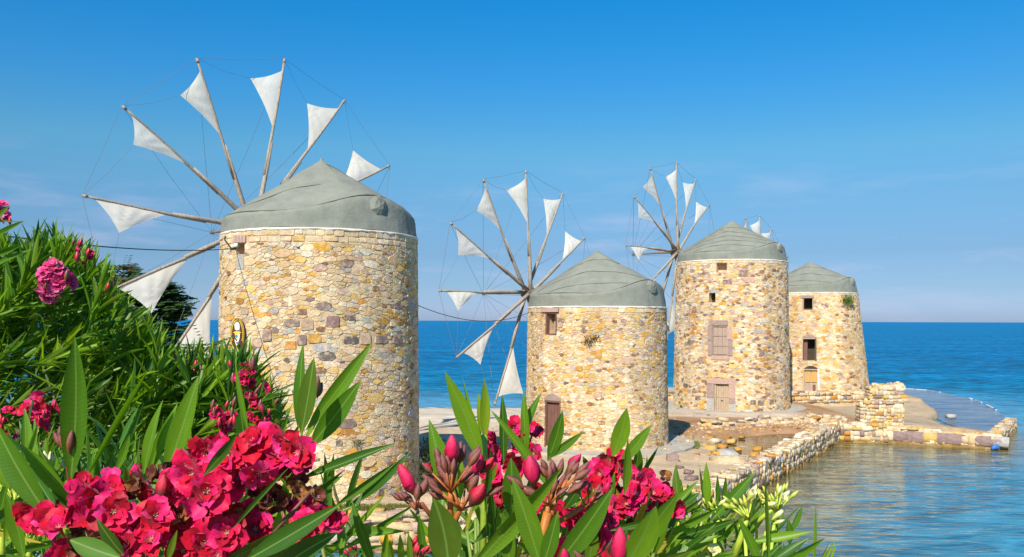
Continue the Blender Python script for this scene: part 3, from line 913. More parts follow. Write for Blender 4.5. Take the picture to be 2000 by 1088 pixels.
    def wheel(s, theta, rh, zh, R, phase, bow, tilt=0.0, tips=None, stay=0.011, sailk=1.0, droop=()):
        rng = s.rng
        ax = Vector((-math.sin(theta) * math.cos(tilt), math.cos(theta) * math.cos(tilt), math.sin(tilt)))
        u = Vector((math.cos(theta), math.sin(theta), 0)); v = u.cross(ax)
        if v.z < 0: v = -v
        hub = Vector((s.c.x, s.c.y, zh)) + ax * rh
        # axle through the roof with a square head
        MB().tube([hub - ax * (rh + s.R1 * 0.9), hub + ax * 0.35], 0.17, 10).build('axle', M['axle'], s.root)
        MB().tube([hub - ax * 0.30, hub + ax * 0.30], 0.25, 8).build('hub', M['axle'], s.root)
        MB().tube([hub + ax * 0.3, hub + ax * (bow * 0.5) + Vector((0, 0, .01)), hub + ax * bow], [0.085, 0.065, 0.045], 8).build('bowsprit', M['axle'], s.root)
        bt = hub + ax * (bow - 0.06)
        tp = []
        for k in range(12):
            a = phase - k * PI / 6; Rk = R
            if tips and k in tips: a, Rk = tips[k]
            else: a += rng.uniform(-0.02, 0.02); Rk *= rng.uniform(0.985, 1.015)
            off = ax * (-0.18 if k % 2 else 0.14)
            d = u * math.cos(a) + v * math.sin(a); tn = -u * math.sin(a) + v * math.cos(a)
            tip = hub + d * Rk + off * 0.3
            tp.append((a, Rk, d, tn, tip, off))
        for k in range(12):
            a, Rk, d, tn, tip, off = tp[k]
            b1 = rng.uniform(-0.09, 0.09); b2 = rng.uniform(-0.05, 0.05)
            def P(t):
                return hub + off * (1 - 0.7 * t) + d * (Rk * t) + tn * (b1 * math.sin(PI * t)) + ax * (b2 * math.sin(PI * t))
            # heavy stock, lashed to a lighter pole
            mb = MB()
            mb.tube([P(0.0), P(0.16), P(0.34), P(0.50)], [0.10, 0.095, 0.082, 0.062], 7)
            o = mb.build('spar', M['spar'], s.root, smooth=True)
            sh = tn * 0.06
            e_ = MB(); e_.tube([P(0.30) + sh, P(0.45) + sh * 0.8, P(0.7) + sh * 0.3, P(0.9), P(1.0)], [0.058, 0.058, 0.052, 0.046, 0.040], 7)
            e_.tube([P(0.975), P(0.995)], [0.058, 0.055], 7)
            ex = e_.build('spar_extension', M['spar'], s.root, smooth=True); ex.parent = o
            # triangular sail: one edge on the pole, the loose corner hauled to the next spar
            r0, r1 = (0.93 + rng.uniform(-.01, .01)), (0.55 + rng.uniform(-0.04, 0.03) - (0.06 if k >= 9 else 0))
            A = P(r0) ; B = P(r1)
            side = 1.0
            ca = rad(12.5 + rng.uniform(-2, 1.5)) * (1.05 if k >= 9 else sailk) * side; cr_ = Rk * (0.86 + rng.uniform(-.03, .02))
            C = hub + (u * math.cos(a + ca) + v * math.sin(a + ca)) * cr_ + ax * ((0.34 if tn.dot(sdir) > 0 else -0.30) + rng.uniform(-0.08, 0.08)) + Vector((0, 0, -0.05))
            n = 14; vs = []; fs = []; ix = {}
            nrm = (B - A).cross(C - A).normalized()
            if nrm.dot(ax) > 0: nrm = -nrm
            bg_ = rng.uniform(0.05, 0.16); ph = rng.uniform(0, 6)
            for i in range(n + 1):
                for j in range(n + 1 - i):
                    wa, wb = i / n, j / n; wc = 1 - wa - wb
                    # hollow cut on the two free edges
                    q = A * wa + B * wb + C * wc
                    mid = (A + B + C) / 3
                    e1 = 4 * wa * wc * (1 - wb) ** 4; e2 = 4 * wb * wc * (1 - wa) ** 4
                    q += (mid - q) * (0.10 * e1 + 0.15 * e2)
                    bul = bg_ * 27 * wa * wb * wc * 0.6
                    ang = wa / (wa + wb + 1e-6)
                    wr = 0.024 * math.sin(ang * 24 + ph) * wc * (1 - wc) * 4 * (0.3 + 0.7 * math.sin(ang * PI))
                    wr += 0.006 * math.sin(ang * 51 + 2 * ph) * (1 - wc) * wc * 4
                    q += nrm * (bul + wr)
                    ix[(i, j)] = len(vs); vs.append(q)
            for i in range(n):
                for j in range(n - i):
                    fs.append((ix[(i, j)], ix[(i + 1, j)], ix[(i, j + 1)]))
                    if j < n - i - 1: fs.append((ix[(i + 1, j)], ix[(i + 1, j + 1)], ix[(i, j + 1)]))
            sb = MB().add(vs, fs).build('sail', M['sail'], s.root, smooth=True); sb.parent = o
            # rope from the loose corner to the following spar tip
            nxt = tp[(k - 1) % 12][4]
            MB().tube([C, C.lerp(nxt, 0.5) + Vector((0, 0, -0.1)), nxt], stay * 0.8, 4).build('sail_rope', M['rope'], s.root)
            MB().tube([tip, tip.lerp(nxt, 0.5) + Vector((0, 0, -0.05)), nxt], stay, 4).build('rim_rope', M['rope'], s.root)
            MB().tube([tip, tip.lerp(bt, 0.5) + Vector((0, 0, -0.10)), bt], stay, 4).build('stay_rope', M['rope'], s.root)
        # whipping of rope on the bowsprit
        MB().tube([bt - ax * 0.07, bt + ax * 0.07], 0.075, 8).build('rope_collar', M['rope'], s.root)
        return hub, bt, tp

th = rad(48)
SEAMS = ((0.22, -60, 60), (0.50, -58, 60), (0.78, -36, 38))
# ---- first mill, nearest and tallest in the picture
m1 = Mill(-6.5, 29.6, 3.33, 3.25, 0.0, 8.38, 'windmill', 'largest and nearest round stone windmill, with an oval sign, beside the pink oleanders', 11)
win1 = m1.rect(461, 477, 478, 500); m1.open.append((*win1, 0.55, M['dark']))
m1.extra_excl.append(m1.rect(457, 481, 463, 478)); m1.extra_excl.append(m1.rect(461, 477, 500, 530))
n1 = m1.wall([(60, 0.12, 0.16), (500, 0.085, 0.12), (5000, 0.05, 0.08), (30000, 0.026, 0.05)], an=1.9,
   custom=[(650, 630, 0.42, 0.36, 'purple'), (570, 634, 0.50, 0.22, 'purple'), (600, 636, 0.40, 0.36, 'pink'), (522, 657, 0.34, 0.40, 'purple'),
           (615, 664, 0.40, 0.26, 'rust'), (590, 666, 0.30, 0.32, 'purple'), (685, 666, 0.46, 0.24, 'dark'), (714, 663, 0.36, 0.36, 'pink'),
           (745, 664, 0.52, 0.26, 'purple'), (777, 665, 0.50, 0.24, 'purple'), (688, 624, 0.24, 0.15, 'dark'), (568, 677, 0.36, 0.26, 'rust'),
           (590, 612, 0.26, 0.18, 'brown'), (478, 612, 0.34, 0.2, 'pink'), (664, 867, 0.18, 0.18, 'dark'), (711, 960, 0.2, 0.16, 'dark'), (745, 963, 0.22, 0.2, 'dark')])
for x0 in (457, 463, 469, 475):
    m1.part('lintel_brick', m1.rect(x0, x0 + 5.2, 463, 477), -0.1, 0.05, M['cut_pink'])
m1.part('drain_stain_slab', m1.rect(462, 476, 500, 529), -0.05, 0.015, M['cut_grey'])
m1.roof(11.05, 0.52, th, ((0.55, -52, 8), (0.12, 30, 84)))
def inv(cx, cy, zh, rh, th, tilt, pxs):
    """wheel-plane polar coordinates of spar tips"""
    ax = Vector((-math.sin(th) * math.cos(tilt), math.cos(th) * math.cos(tilt), math.sin(tilt)))
    u = Vector((math.cos(th), math.sin(th), 0)); v = u.cross(ax); v = -v if v.z < 0 else v
    hub = Vector((cx, cy, zh)) + ax * rh; eye = Vector((0, 0, EYE)); out = {}
    for k, (a, b) in pxs.items():
        d = WP(a, b, 1.0) - eye; t = (hub - eye).dot(ax) / d.dot(ax); q = eye + d * t - hub
        out[k] = (math.atan2(q.dot(v), q.dot(u)), q.length)
    return out
t1 = inv(-6.5, 29.6, 9.05, 4.3, th, 0.0, {0: (160, 387), 1: (234, 212), 2: (382, 117), 3: (551, 118), 4: (672, 197), 5: (758, 325), 11: (205, 577)})
m1.wheel(th, 4.3, 9.05, 6.25, rad(176), 3.0, tips=t1, stay=0.0065, sailk=0.86)

# ---- second mill
m2 = Mill(3.9, 40.0, 3.25, 3.15, 0.0, 6.2, 'windmill', 'squat second windmill with brown arched door, standing on a round concrete base', 22)
w2 = m2.rect(1067, 1087, 612, 652); d2 = m2.rect(1067, 1094, 786, 872)
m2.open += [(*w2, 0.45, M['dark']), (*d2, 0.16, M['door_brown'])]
m2.extra_excl += [m2.rect(1058, 1093, 600, 612), m2.rect(1065, 1096, 766, 786)]
m2.wall([(20, 0.11, 0.14), (350, 0.08, 0.11), (6000, 0.048, 0.074), (28000, 0.026, 0.046)], an=1.8,
    weights={'cream': 34, 'sand': 22, 'gold': 13, 'ochre': 9, 'pale': 19, 'grey': 3, 'blue': 2, 'pink': 5, 'brown': 2, 'purple': 2, 'rust': 3, 'dark': 0.6},
    big={'cream': 20, 'gold': 16, 'ochre': 12, 'pale': 18, 'sand': 10, 'purple': 3, 'pink': 4, 'grey': 4, 'rust': 4}, courses=1,
    custom=[(1226, 702, 0.56, 0.32, 'pink'), (1094, 633, 0.26, 0.26, 'pink'), (1096, 626, 0.36, 0.14, 'purple'), (1168, 770, 0.36, 0.2, 'pink'), (1131, 719, 0.34, 0.22, 'rust')])
m2.part('window_lintel', m2.rect(1059, 1092, 601, 609), -0.1, 0.09, M['cut_pink'])
for nm, rc in (('window_frame', (1066, 1068.5, 611, 652)), ('window_frame', (1085.5, 1088, 611, 652)), ('window_frame', (1066, 1088, 610, 612.5)), ('window_frame', (1066, 1088, 651, 653.5))):
    m2.part(nm, m2.rect(*rc), -0.12, 0.02, M['door_brown'])
m2.part('window_shutter', m2.rect(1071, 1085, 613, 651), -0.40, -0.34, M['shutter'])
# door planks, frame and arched head of thin purple stones
for k in range(4):
    x0 = 1068 + k * 6.5
    m2.part('door_plank', m2.rect(x0, x0 + 6.1, 788, 870), -0.15, -0.10, M['door_brown'])
for rc in ((1065.5, 1068, 784, 872), (1093.5, 1096, 784, 872), (1065.5, 1096, 782, 785.5)):
    m2.part('door_frame', m2.rect(*rc), -0.16, 0.02, M['door_brown'])
mb = MB()
a0, a1, zb, zt = m2.rect(1065, 1096, 769, 782)
n = 14; vs = []
for h in (-0.06, 0.025):
    for i in range(n + 1):
        t = i / n; vs.append(m2.pt(a0 + (a1 - a0) * t, zb + (zt - zb) * math.sin(PI * (0.08 + 0.84 * t)) ** 0.7, h))
    for i in range(n + 1): vs.append(m2.pt(a0 + (a1 - a0) * i / n, zb, h))
k = 2 * (n + 1); fs = []
for i in range(n):
    fs += [(k + i, k + i + 1, k + n + 2 + i, k + n + 1 + i)][:0]
    fs.append((k + n + 1 + i, k + n + 2 + i, k + i + 1, k + i)); fs.append((i, i + 1, k + i + 1, k + i))
mb.add(vs, fs).build('door_head', M['cut_purple'], m2.root)
m2.roof(8.82, 0.55, th, SEAMS)
t2 = inv(3.9, 40, 6.98, 4.2, th, 0.0, {0: (858, 569), 1: (876, 436), 2: (943, 350), 3: (1023, 333), 4: (1099, 376), 5: (1140, 463), 11: (890, 699), 10: (968, 792)})
m2.wheel(th, 4.2, 6.98, 5.95, rad(180), 3.1, tips=t2, stay=0.0075, sailk=0.88)

# ---- third mill
m3 = Mill(14.4, 57.2, 3.72, 3.54, 0.05, 9.42, 'windmill', 'tall third windmill with boarded upper window above a plank door in purple stone surrounds', 33)
o1 = m3.rect(1399, 1419, 511, 529); o2 = m3.rect(1384, 1397, 570, 588); o3 = m3.rect(1391, 1421, 635, 692); o4 = m3.rect(1396, 1424, 748, 801)
o5 = m3.rect(1515, 1518, 538, 575)
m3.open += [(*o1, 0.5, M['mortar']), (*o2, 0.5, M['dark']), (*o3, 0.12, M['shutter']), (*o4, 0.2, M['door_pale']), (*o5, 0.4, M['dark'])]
m3.extra_excl += [m3.rect(1383, 1431, 622, 701), m3.rect(1382, 1437, 736, 803)]
m3.wall([(70, 0.12, 0.16), (700, 0.085, 0.115), (9000, 0.05, 0.08), (26000, 0.032, 0.05)], an=1.9,
    weights={'cream': 28, 'sand': 18, 'gold': 7, 'ochre': 6, 'pale': 18, 'grey': 5, 'blue': 2, 'pink': 10, 'brown': 8, 'purple': 5, 'rust': 4, 'dark': 0.8},
    big={'cream': 20, 'pale': 24, 'gold': 8, 'ochre': 6, 'sand': 10, 'purple': 7, 'pink': 8, 'rust': 4, 'grey': 5, 'dark': 1}, courses=1,
    custom=[(1451, 531, 0.62, 0.36, 'purple'), (1463, 543, 0.7, 0.34, 'pink'), (1420, 548, 0.6, 0.3, 'purple'), (1364, 775, 0.42, 0.28, 'dark'), (1472, 783, 0.36, 0.3, 'dark'), (1487, 784, 0.4, 0.3, 'dark'), (1508, 782, 0.34, 0.3, 'dark'), (1488, 686, 0.4, 0.32, 'purple'), (1356, 606, 0.5, 0.2, 'brown')])
for nm, rc, mt in (('surround_stone', (1383, 1391.5, 633, 662), 'cut_purple'), ('surround_stone', (1383.5, 1391.5, 662.6, 692), 'cut_purple'), ('surround_stone', (1386, 1422, 623, 632.5), 'cut_purple'),
                   ('surround_stone', (1421.5, 1429, 637, 660), 'cut_pink'), ('surround_stone', (1421.5, 1431, 660.6, 692), 'cut_purple'), ('surround_stone', (1390, 1424, 692.6, 700), 'cut_pink'),
                   ('surround_stone', (1382, 1436, 737, 747.3), 'cut_pink'), ('surround_stone', (1382, 1395, 748, 774), 'cut_purple'), ('surround_stone', (1382, 1396, 774.6, 800), 'cut_grey'),
                   ('surround_stone', (1424.5, 1436, 748, 776), 'cut_pink'), ('surround_stone', (1424.5, 1437, 776.6, 785), 'cut_purple'), ('surround_stone', (1424.5, 1439, 785.6, 802), 'cut_grey')):
    m3.part(nm, m3.rect(*rc), -0.2, 0.045 + m3.rng.uniform(0, 0.02), M[mt])
for j, (ya, yb) in enumerate(((637, 652.5), (654, 672), (673.5, 690))):
    for k in range(3): m3.part('shutter_board', m3.rect(1393.2 + k * 8.9, 1401.7 + k * 8.9, ya, yb), -0.11, -0.075 + 0.004 * k, M['shutter'])
for rc in ((1391.3, 1393, 635.5, 691.5), (1419.4, 1421, 635.5, 691.5), (1393, 1419.4, 652.6, 654), (1393, 1419.4, 672, 673.4)):
    m3.part('shutter_batten', m3.rect(*rc), -0.10, -0.03, M['shutter'])
for k in range(5): m3.part('door_plank', m3.rect(1399 + k * 4.8, 1403.4 + k * 4.8, 750, 800), -0.19, -0.15 + 0.006 * (k % 2), M['door_pale'])
m3.part('door_frame', m3.rect(1396.3, 1398.8, 748.5, 801), -0.19, -0.06, M['door_pale']); m3.part('door_batten', m3.rect(1399, 1423, 770, 773.5), -0.145, -0.12, M['door_pale'])
m3.part('door_bolt', m3.rect(1409, 1412, 779, 781), -0.145, -0.11, M['cable'])
# relieving arches of thin upright stones
def arch(mill, cx, cy, w, h, nst, key='gold'):
    for k in range(nst):
        t = (k + 0.5) / nst; an = (t - 0.5) * 1.5
        x = cx + math.sin(an) * w; y = cy - (math.cos(an)) * w * 0.42
        a, z = mill.at(x, y); mb = MB(); Rm = mill.R(z); hw = 0.055; hh = h * mill.rng.uniform(0.8, 1.1)
        vs = []
        for hgt in (-0.03, 0.038):
            for (p, q) in ((-hw, -hh), (hw, -hh), (hw * 1.15, hh), (-hw * 1.15, hh)):
                uu = p * math.cos(-an * .8) - q * math.sin(-an * .8); vv = p * math.sin(-an * .8) + q * math.cos(-an * .8)
                vs.append(mill.pt(a + uu / Rm, z + vv, hgt))
        mb.add(vs, [(4, 5, 6, 7), (0, 1, 5, 4), (1, 2, 6, 5), (2, 3, 7, 6), (3, 0, 4, 7)], pick(mill.rng, {'cream': 3, 'gold': 3, 'ochre': 2, 'sand': 2}))
        mb.build('arch_stone', M['stone'], mill.root)
arch(m3, 1404, 628, 20, 0.17, 11)
arch(m3, 1405, 738, 19, 0.15, 9)
m3.roof(12.2, 0.5, th, SEAMS + ((0.36, -60, 60), (0.64, -46, 48)))
t3 = inv(14.4, 57.2, 10.35, 4.2, th, 0.0, {0: (1222, 478), 1: (1235, 383), 2: (1269, 326), 3: (1318, 315), 4: (1358, 347), 5: (1383, 397), 9: (1302, 664)})
m3.wheel(th, 4.2, 10.35, 6.0, rad(181), 3.6, tips=t3, stay=0.009, sailk=0.85)

# ---- fourth mill on its stone plinth
PZ = 0.62
m4 = Mill(22.7, 66.3, 4.2, 3.4, PZ, 7.7, 'windmill', 'farthest windmill with flared base, three dark openings in a column and a caper bush', 44)
q1 = m4.rect(1567, 1588, 579, 603); q2 = m4.rect(1567, 1594, 656, 701); q3 = m4.rect(1570, 1599, 718, 764)
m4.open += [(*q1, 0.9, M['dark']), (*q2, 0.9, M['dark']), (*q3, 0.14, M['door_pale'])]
m4.extra_excl += [m4.rect(1562, 1590, 573, 579), m4.rect(1567, 1594, 649, 656), m4.rect(1570, 1599, 711, 718)]
m4.wall([(80, 0.11, 0.15), (1200, 0.08, 0.11), (8000, 0.055, 0.08), (16000, 0.038, 0.055)], an=2.0,
    weights={'cream': 36, 'sand': 22, 'gold': 11, 'ochre': 8, 'pale': 14, 'grey': 2, 'pink': 8, 'brown': 4, 'purple': 1.5, 'rust': 4},
    big={'cream': 22, 'gold': 15, 'sand': 12, 'ochre': 10, 'pale': 14, 'pink': 8, 'rust': 4}, courses=1)
m4.part('window_lintel', m4.rect(1563, 1590, 573.5, 578.5), -0.3, 0.06, M['cut_purple'])
for rc in ((1566, 1569.3, 579, 603), (1586.5, 1589, 579, 603), (1569.3, 1586.5, 601, 603.3)): m4.part('window_frame', m4.rect(*rc), -0.2, 0.0, M['shutter'])
for rc in ((1566, 1568.5, 657, 702), (1592.5, 1595, 657, 702), (1568.5, 1592.5, 656.5, 658.5)): m4.part('window_frame', m4.rect(*rc), -0.2, 0.03, M['door_pale'] if rc[0] < 1590 else M['green_paint'])
m4.part('window_leaf', m4.rect(1569, 1577, 659, 701), -0.34, -0.30, M['door_brown'])
for rc in ((1569, 1571.5, 718, 764.5), (1598, 1600.5, 718, 764.5), (1571.5, 1598, 717, 719.5)): m4.part('door_frame', m4.rect(*rc), -0.14, 0.03, M['white_paint'] if rc[0] == 1598 else M['door_pale'])
for k in range(2): m4.part('door_panel', m4.rect(1573.5 + k * 12.4, 1584 + k * 12.4, 722, 743), -0.125, -0.09, M['door_orange'])
m4.part('door_panel', m4.rect(1573, 1584.5, 746, 763), -0.125, -0.10, M['shutter']); m4.part('door_panel', m4.rect(1588, 1594, 748, 760), -0.125, -0.085, M['door_brown'])
for (cx, y0, y1, w) in ((1580.5, 649, 656, 13), (1584.5, 711, 717, 14)):
    a0, a1, zb, zt = m4.rect(cx - w, cx + w, y0, y1); n = 10; vs = []; fs = []
    for i in range(n + 1):
        t = i / n; zz = zb + (zt - zb) * math.sin(PI * t) ** 0.75
        vs += [m4.pt(a0 + (a1 - a0) * t, zb, 0.032), m4.pt(a0 + (a1 - a0) * t, zz, 0.032)]
    for i in range(n): fs.append((2 * i, 2 * i + 2, 2 * i + 3, 2 * i + 1))
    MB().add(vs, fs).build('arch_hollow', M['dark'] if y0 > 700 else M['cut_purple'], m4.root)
m4.roof(10.15, 0.5, th, SEAMS)
t4 = inv(22.7, 66.3, 8.2, 4.2, th, 0.0, {2: (1456, 422), 3: (1481, 417), 4: (1506, 443)})
m4.wheel(th, 4.2, 8.2, 6.0, rad(178), 3.4, tips=t4, stay=0.009)

# ------------------------------------------------------------------ rough blocks and walls
def block_template(seed, squash=0.30):
    rng = random.Random(seed)
    vs = []; ix = {}; fs = []
    g = (-1, 0, 1)
    for a in g:
        for b in g:
            for c in g:
                if a or b or c:
                    if max(abs(a), abs(b), abs(c)) == 1:
                        ix[(a, b, c)] = len(vs); v = Vector((a, b, c)) * 0.5
                        s_ = v.normalized() * 0.62; v = v.lerp(s_, squash + rng.uniform(-.06, .06))
                        vs.append(v + Vector((rng.uniform(-.06, .06), rng.uniform(-.06, .06), rng.uniform(-.06, .06))))
    for axis in range(3):
        for sgn in (-1, 1):
            for a in (-1, 0):
                for b in (-1, 0):
                    def key(p, q):
                        k = [0, 0, 0]; k[axis] = sgn; k[(axis + 1) % 3] = p; k[(axis + 2) % 3] = q; return ix[tuple(k)]
                    f = [key(a, b), key(a + 1, b), key(a + 1, b + 1), key(a, b + 1)]
                    fs.append(tuple(f) if sgn > 0 else tuple(f[::-1]))
    return vs, fs
TPL = [block_template(i, 0.08 + 0.03 * (i % 4)) for i in range(10)]
BLK = {}
def block_mesh(t, key, sh):
    k = (t, key, sh)
    if k not in BLK:
        mb = MB(); c = tuple(v * (0.86, 1.0, 1.12)[sh] for v in PAL[key]); mb.add(TPL[t][0], TPL[t][1], c)
        me = bpy.data.meshes.new('stone'); me.from_pydata(mb.v, [], mb.f)
        at = me.attributes.new('tint', 'FLOAT_COLOR', 'POINT')
        at.data.foreach_set('color', np.array([(*q, 1) for q in mb.c], dtype=np.float32).ravel())
        me.polygons.foreach_set('use_smooth', [True] * len(me.polygons)); me.materials.append(M['block']); me.update(); BLK[k] = me
    return BLK[k]
def block_material():
    m = tint_mat('block_stone', 0.9, 5, 0.25, 14, 0.05, coord='Object')
    n = m.node_tree; L = n.links.new; p = n.nodes['Principled BSDF']
    src = p.inputs['Base Color'].links[0].from_socket
    ge = node(n, 'ShaderNodeNewGeometry'); s = node(n, 'ShaderNodeSeparateXYZ'); L(ge.outputs['Position'], s.inputs[0])
    nz = node(n, 'ShaderNodeTexNoise', Scale=3.0); L(ge.outputs['Position'], nz.inputs['Vector'])
    a = node(n, 'ShaderNodeMath', operation='MULTIPLY_ADD'); L(nz.outputs['Fac'], a.inputs[0]); a.inputs[1].default_value = 0.25; L(s.outputs['Z'], a.inputs[2])
    r = node(n, 'ShaderNodeMapRange'); r.inputs['From Min'].default_value = -0.80; r.inputs['From Max'].default_value = -0.62
    r.inputs['To Min'].default_value = 0.85; r.inputs['To Max'].default_value = 0.0; L(a.outputs[0], r.inputs['Value'])
    mx = node(n, 'ShaderNodeMixRGB'); L(r.outputs[0], mx.inputs[0]); L(src, mx.inputs[1]); mx.inputs[2].default_value = (0.26, 0.15, 0.03, 1)
    L(mx.outputs[0], p.inputs['Base Color'])
    return m
M['block'] = block_material()
WW = {'cream': 34, 'sand': 18, 'pale': 20, 'gold': 8, 'ochre': 5, 'pink': 9, 'purple': 4, 'grey': 5, 'rust': 4}

def place_blocks(root, items, limit=290, name='stone'):
    """items: (visible size, Matrix, template, palette key, shade)"""
    items.sort(key=lambda t: -t[0]); inv_ = Matrix.Translation(-Vector(root.location))
    for (s_, Mx, t, k, sh) in items[:limit]:
        o = link(name, block_mesh(t, k, sh), root); o.matrix_basis = inv_ @ Mx
    if len(items) > limit:
        mb = MB()
        for (s_, Mx, t, k, sh) in items[limit:]:
            mb.add([Mx @ v for v in TPL[t][0]], TPL[t][1], tuple(v * (0.86, 1, 1.12)[sh] for v in PAL[k]))
        o = mb.build('small_stones', M['block'], root, smooth=True); o['kind'] = 'stuff'

def wall_run(root, p0, p1, width, z0, ztop, size, rng, faces='frtab', weights=WW, items=None, rough=1.3, asp=0.78):
    """masonry wall from p0 to p1 (front = right-hand side going p0 -> p1), ztop(u) gives the top"""
    p0 = Vector((*p0, 0)); p1 = Vector((*p1, 0)); d = p1 - p0; Ln = d.length; d.normalize(); nrm = Vector((d.y, -d.x, 0))
    items = [] if items is None else items
    if not callable(ztop): zz = ztop; ztop = lambda u: zz
    ang = math.atan2(d.y, d.x)
    def put(c, w, dep, h, rz, vis):
        Mx = Matrix.Translation(c) @ Matrix.Rotation(rz + rng.uniform(-.05, .05) * rough, 4, 'Z') @ Matrix.Rotation(rng.uniform(-.06, .06) * rough, 4, 'X') @ Matrix.Rotation(rng.uniform(-.06, .06) * rough, 4, 'Y') @ Matrix.Diagonal((w, dep, h, 1))
        k = rng.choices(list(weights), list(weights.values()))[0]
        items.append((vis, Mx, rng.randrange(10), k, rng.randrange(3)))
    for side in (1, -1):
        if (side == 1 and 'f' not in faces) or (side == -1 and 'r' not in faces): continue
        z = z0
        zm = max(ztop(u * Ln / 12) for u in range(13))
        while z < zm - size * 0.2:
            h = size * asp * rng.uniform(0.7, 1.25); u = -rng.random() * size * 0.4
            while u < Ln:
                w = size * rng.choice((0.5, 0.7, 0.9, 1.1, 1.5)) * rng.uniform(0.9, 1.1)
                uc = min(max(u + w / 2, 0), Ln)
                zt = ztop(uc)
                if z + h * 0.6 < zt:
                    hh = min(h, zt - z) * rng.uniform(0.75, 1.2)
                    dep = rng.uniform(0.22, 0.34) * (size / 0.4)
                    c = p0 + d * (u + w / 2) + nrm * side * (width / 2 - dep / 2 + rng.uniform(0.0, 0.06) * rough) + Vector((0, 0, z + hh / 2))
                    put(c, w * 0.985, dep, hh * 0.985, ang, w * hh * (1 if side == 1 else 0.3))
                u += w
            z += h * 0.97
    if 't' in faces:
        nrow = max(1, int(round(width / (size * 0.75)))); rw = width / nrow
        for r in range(nrow):
            u = -rng.random() * size * 0.4
            while u < Ln:
                w = size * rng.uniform(0.5, 1.2); uc = min(max(u + w / 2, 0), Ln); zt = ztop(uc)
                c = p0 + d * (u + w / 2) + nrm * (-width / 2 + (r + 0.5) * rw + rng.uniform(-.04, .04) * rough) + Vector((0, 0, zt - 0.05 + rng.uniform(-0.05, 0.05) * rough))
                put(c, w, rw * 1.08, 0.17 * rng.uniform(0.8, 1.4), ang, w * rw * 0.7); u += w * 0.96
    for key, q, sg in (('a', p0, -1), ('b', p1, 1)):
        if key not in faces: continue
        z = z0; zt = ztop(0 if key == 'a' else Ln)
        while z < zt - 0.08:
            h = size * asp * rng.uniform(0.7, 1.2); v = -width / 2
            while v < width / 2 - 0.05:
                w = min(size * rng.uniform(0.5, 1.2), width / 2 - v + 0.05)
                put(q + d * sg * 0.0 + nrm * (v + w / 2) + Vector((0, 0, z + h / 2)), 0.3, w, min(h, zt - z + 0.03), ang, w * h); v += w
            z += h
    # mortar core
    mb = MB(); n = max(2, int(Ln / 0.5)); vs = []; fs = []
    for i in range(n + 1):
        u = Ln * i / n; hw = width / 2 - 0.008
        for (s_, z) in ((1, z0 - 0.3), (1, ztop(u) - 0.01), (-1, ztop(u) - 0.01), (-1, z0 - 0.3)):
            q = p0 + d * u + nrm * s_ * hw; vs.append((q.x, q.y, z))
    for i in range(n):
        for k in range(4): fs.append((i * 4 + k, (i + 1) * 4 + k, (i + 1) * 4 + (k + 1) % 4, i * 4 + (k + 1) % 4))
    fs += [(0, 1, 2, 3), (n * 4 + 3, n * 4 + 2, n * 4 + 1, n * 4)]
    mb.add(vs, fs); mb.build('mortar_core', M['mortar'], root)
    return items

rw = random.Random(77)
# diagonal sea wall between pond and lagoon
r = thing('sea_wall', 'long diagonal stone wall between the muddy pond and the lagoon', 'stone wall', (11.3, 37.7, SEA), 'stone walls at the water')
it = wall_run(r, (4.7, 26.4), (17.75, 48.15), 0.85, SEA - 0.15, lambda u: 0.0 + 0.05 * math.sin(u * 1.3) + 0.03 * math.sin(u * 3.1), 0.34, rw, 'frtb')
place_blocks(r, it)
# straight sea wall towards the sea, with big cut blocks
r = thing('sea_wall', 'straight sea wall of large cut blocks enclosing the lagoon, with a returned end', 'stone wall', (23, 46, SEA), 'stone walls at the water')
it = []
W2 = {'cream': 30, 'pale': 14, 'sand': 12, 'gold': 7, 'purple': 9, 'pink': 4, 'grey': 3}
wall_run(r, (20.75, 47.45), (25.15, 45.25), 0.7, SEA - 0.15, lambda u: -0.10 - 0.035 * u, 0.48, rw, 'frt', W2, it, 1.1, 0.85)
for (px, w_, h_, key) in ((1754, 0.62, 0.52, 'purple'), (1786, 0.95, 0.58, 'purple'), (1855, 1.15, 0.56, 'purple'), (1921, 0.75, 0.52, 'purple'), (1957, 0.70, 0.50, 'grey'), (1737, 0.45, 0.5, 'cream')):
    k_ = (px - 1000) / FPX; dx, dy = 25.15 - 20.75, 45.25 - 47.45; t_ = (k_ * 47.1 - 20.6) / (dx - k_ * dy); Ln = math.hypot(dx, dy)
    c_ = Vector((20.75 + dx * t_, 47.45 + dy * t_, -0.58)) + Vector((dy / Ln, -dx / Ln, 0)) * 0.27
    it.append((9, Matrix.Translation(c_) @ Matrix.Rotation(math.atan2(dy, dx), 4, 'Z') @ Matrix.Diagonal((w_, 0.30, h_, 1)), 0, key, 1))
wall_run(r, (24.95, 45.15), (30.6, 53.4), 0.62, SEA - 0.15, lambda u: -0.25 - 0.012 * u + 0.03 * math.sin(2 * u), 0.36, rw, 'frtb', WW, it, 0.9)
place_blocks(r, it)
# rough corner stretch
r = thing('sea_wall', 'low crumbling stretch of wall at the inner corner of the lagoon, below the pillar', 'stone wall', (19, 48, SEA), 'stone walls at the water')
it = wall_run(r, (17.5, 48.3), (20.9, 47.6), 1.0, SEA - 0.15, lambda u: -0.10 + 0.07 * math.sin(u * 3), 0.34, rw, 'frta', WW, None, 1.6)
place_blocks(r, it)
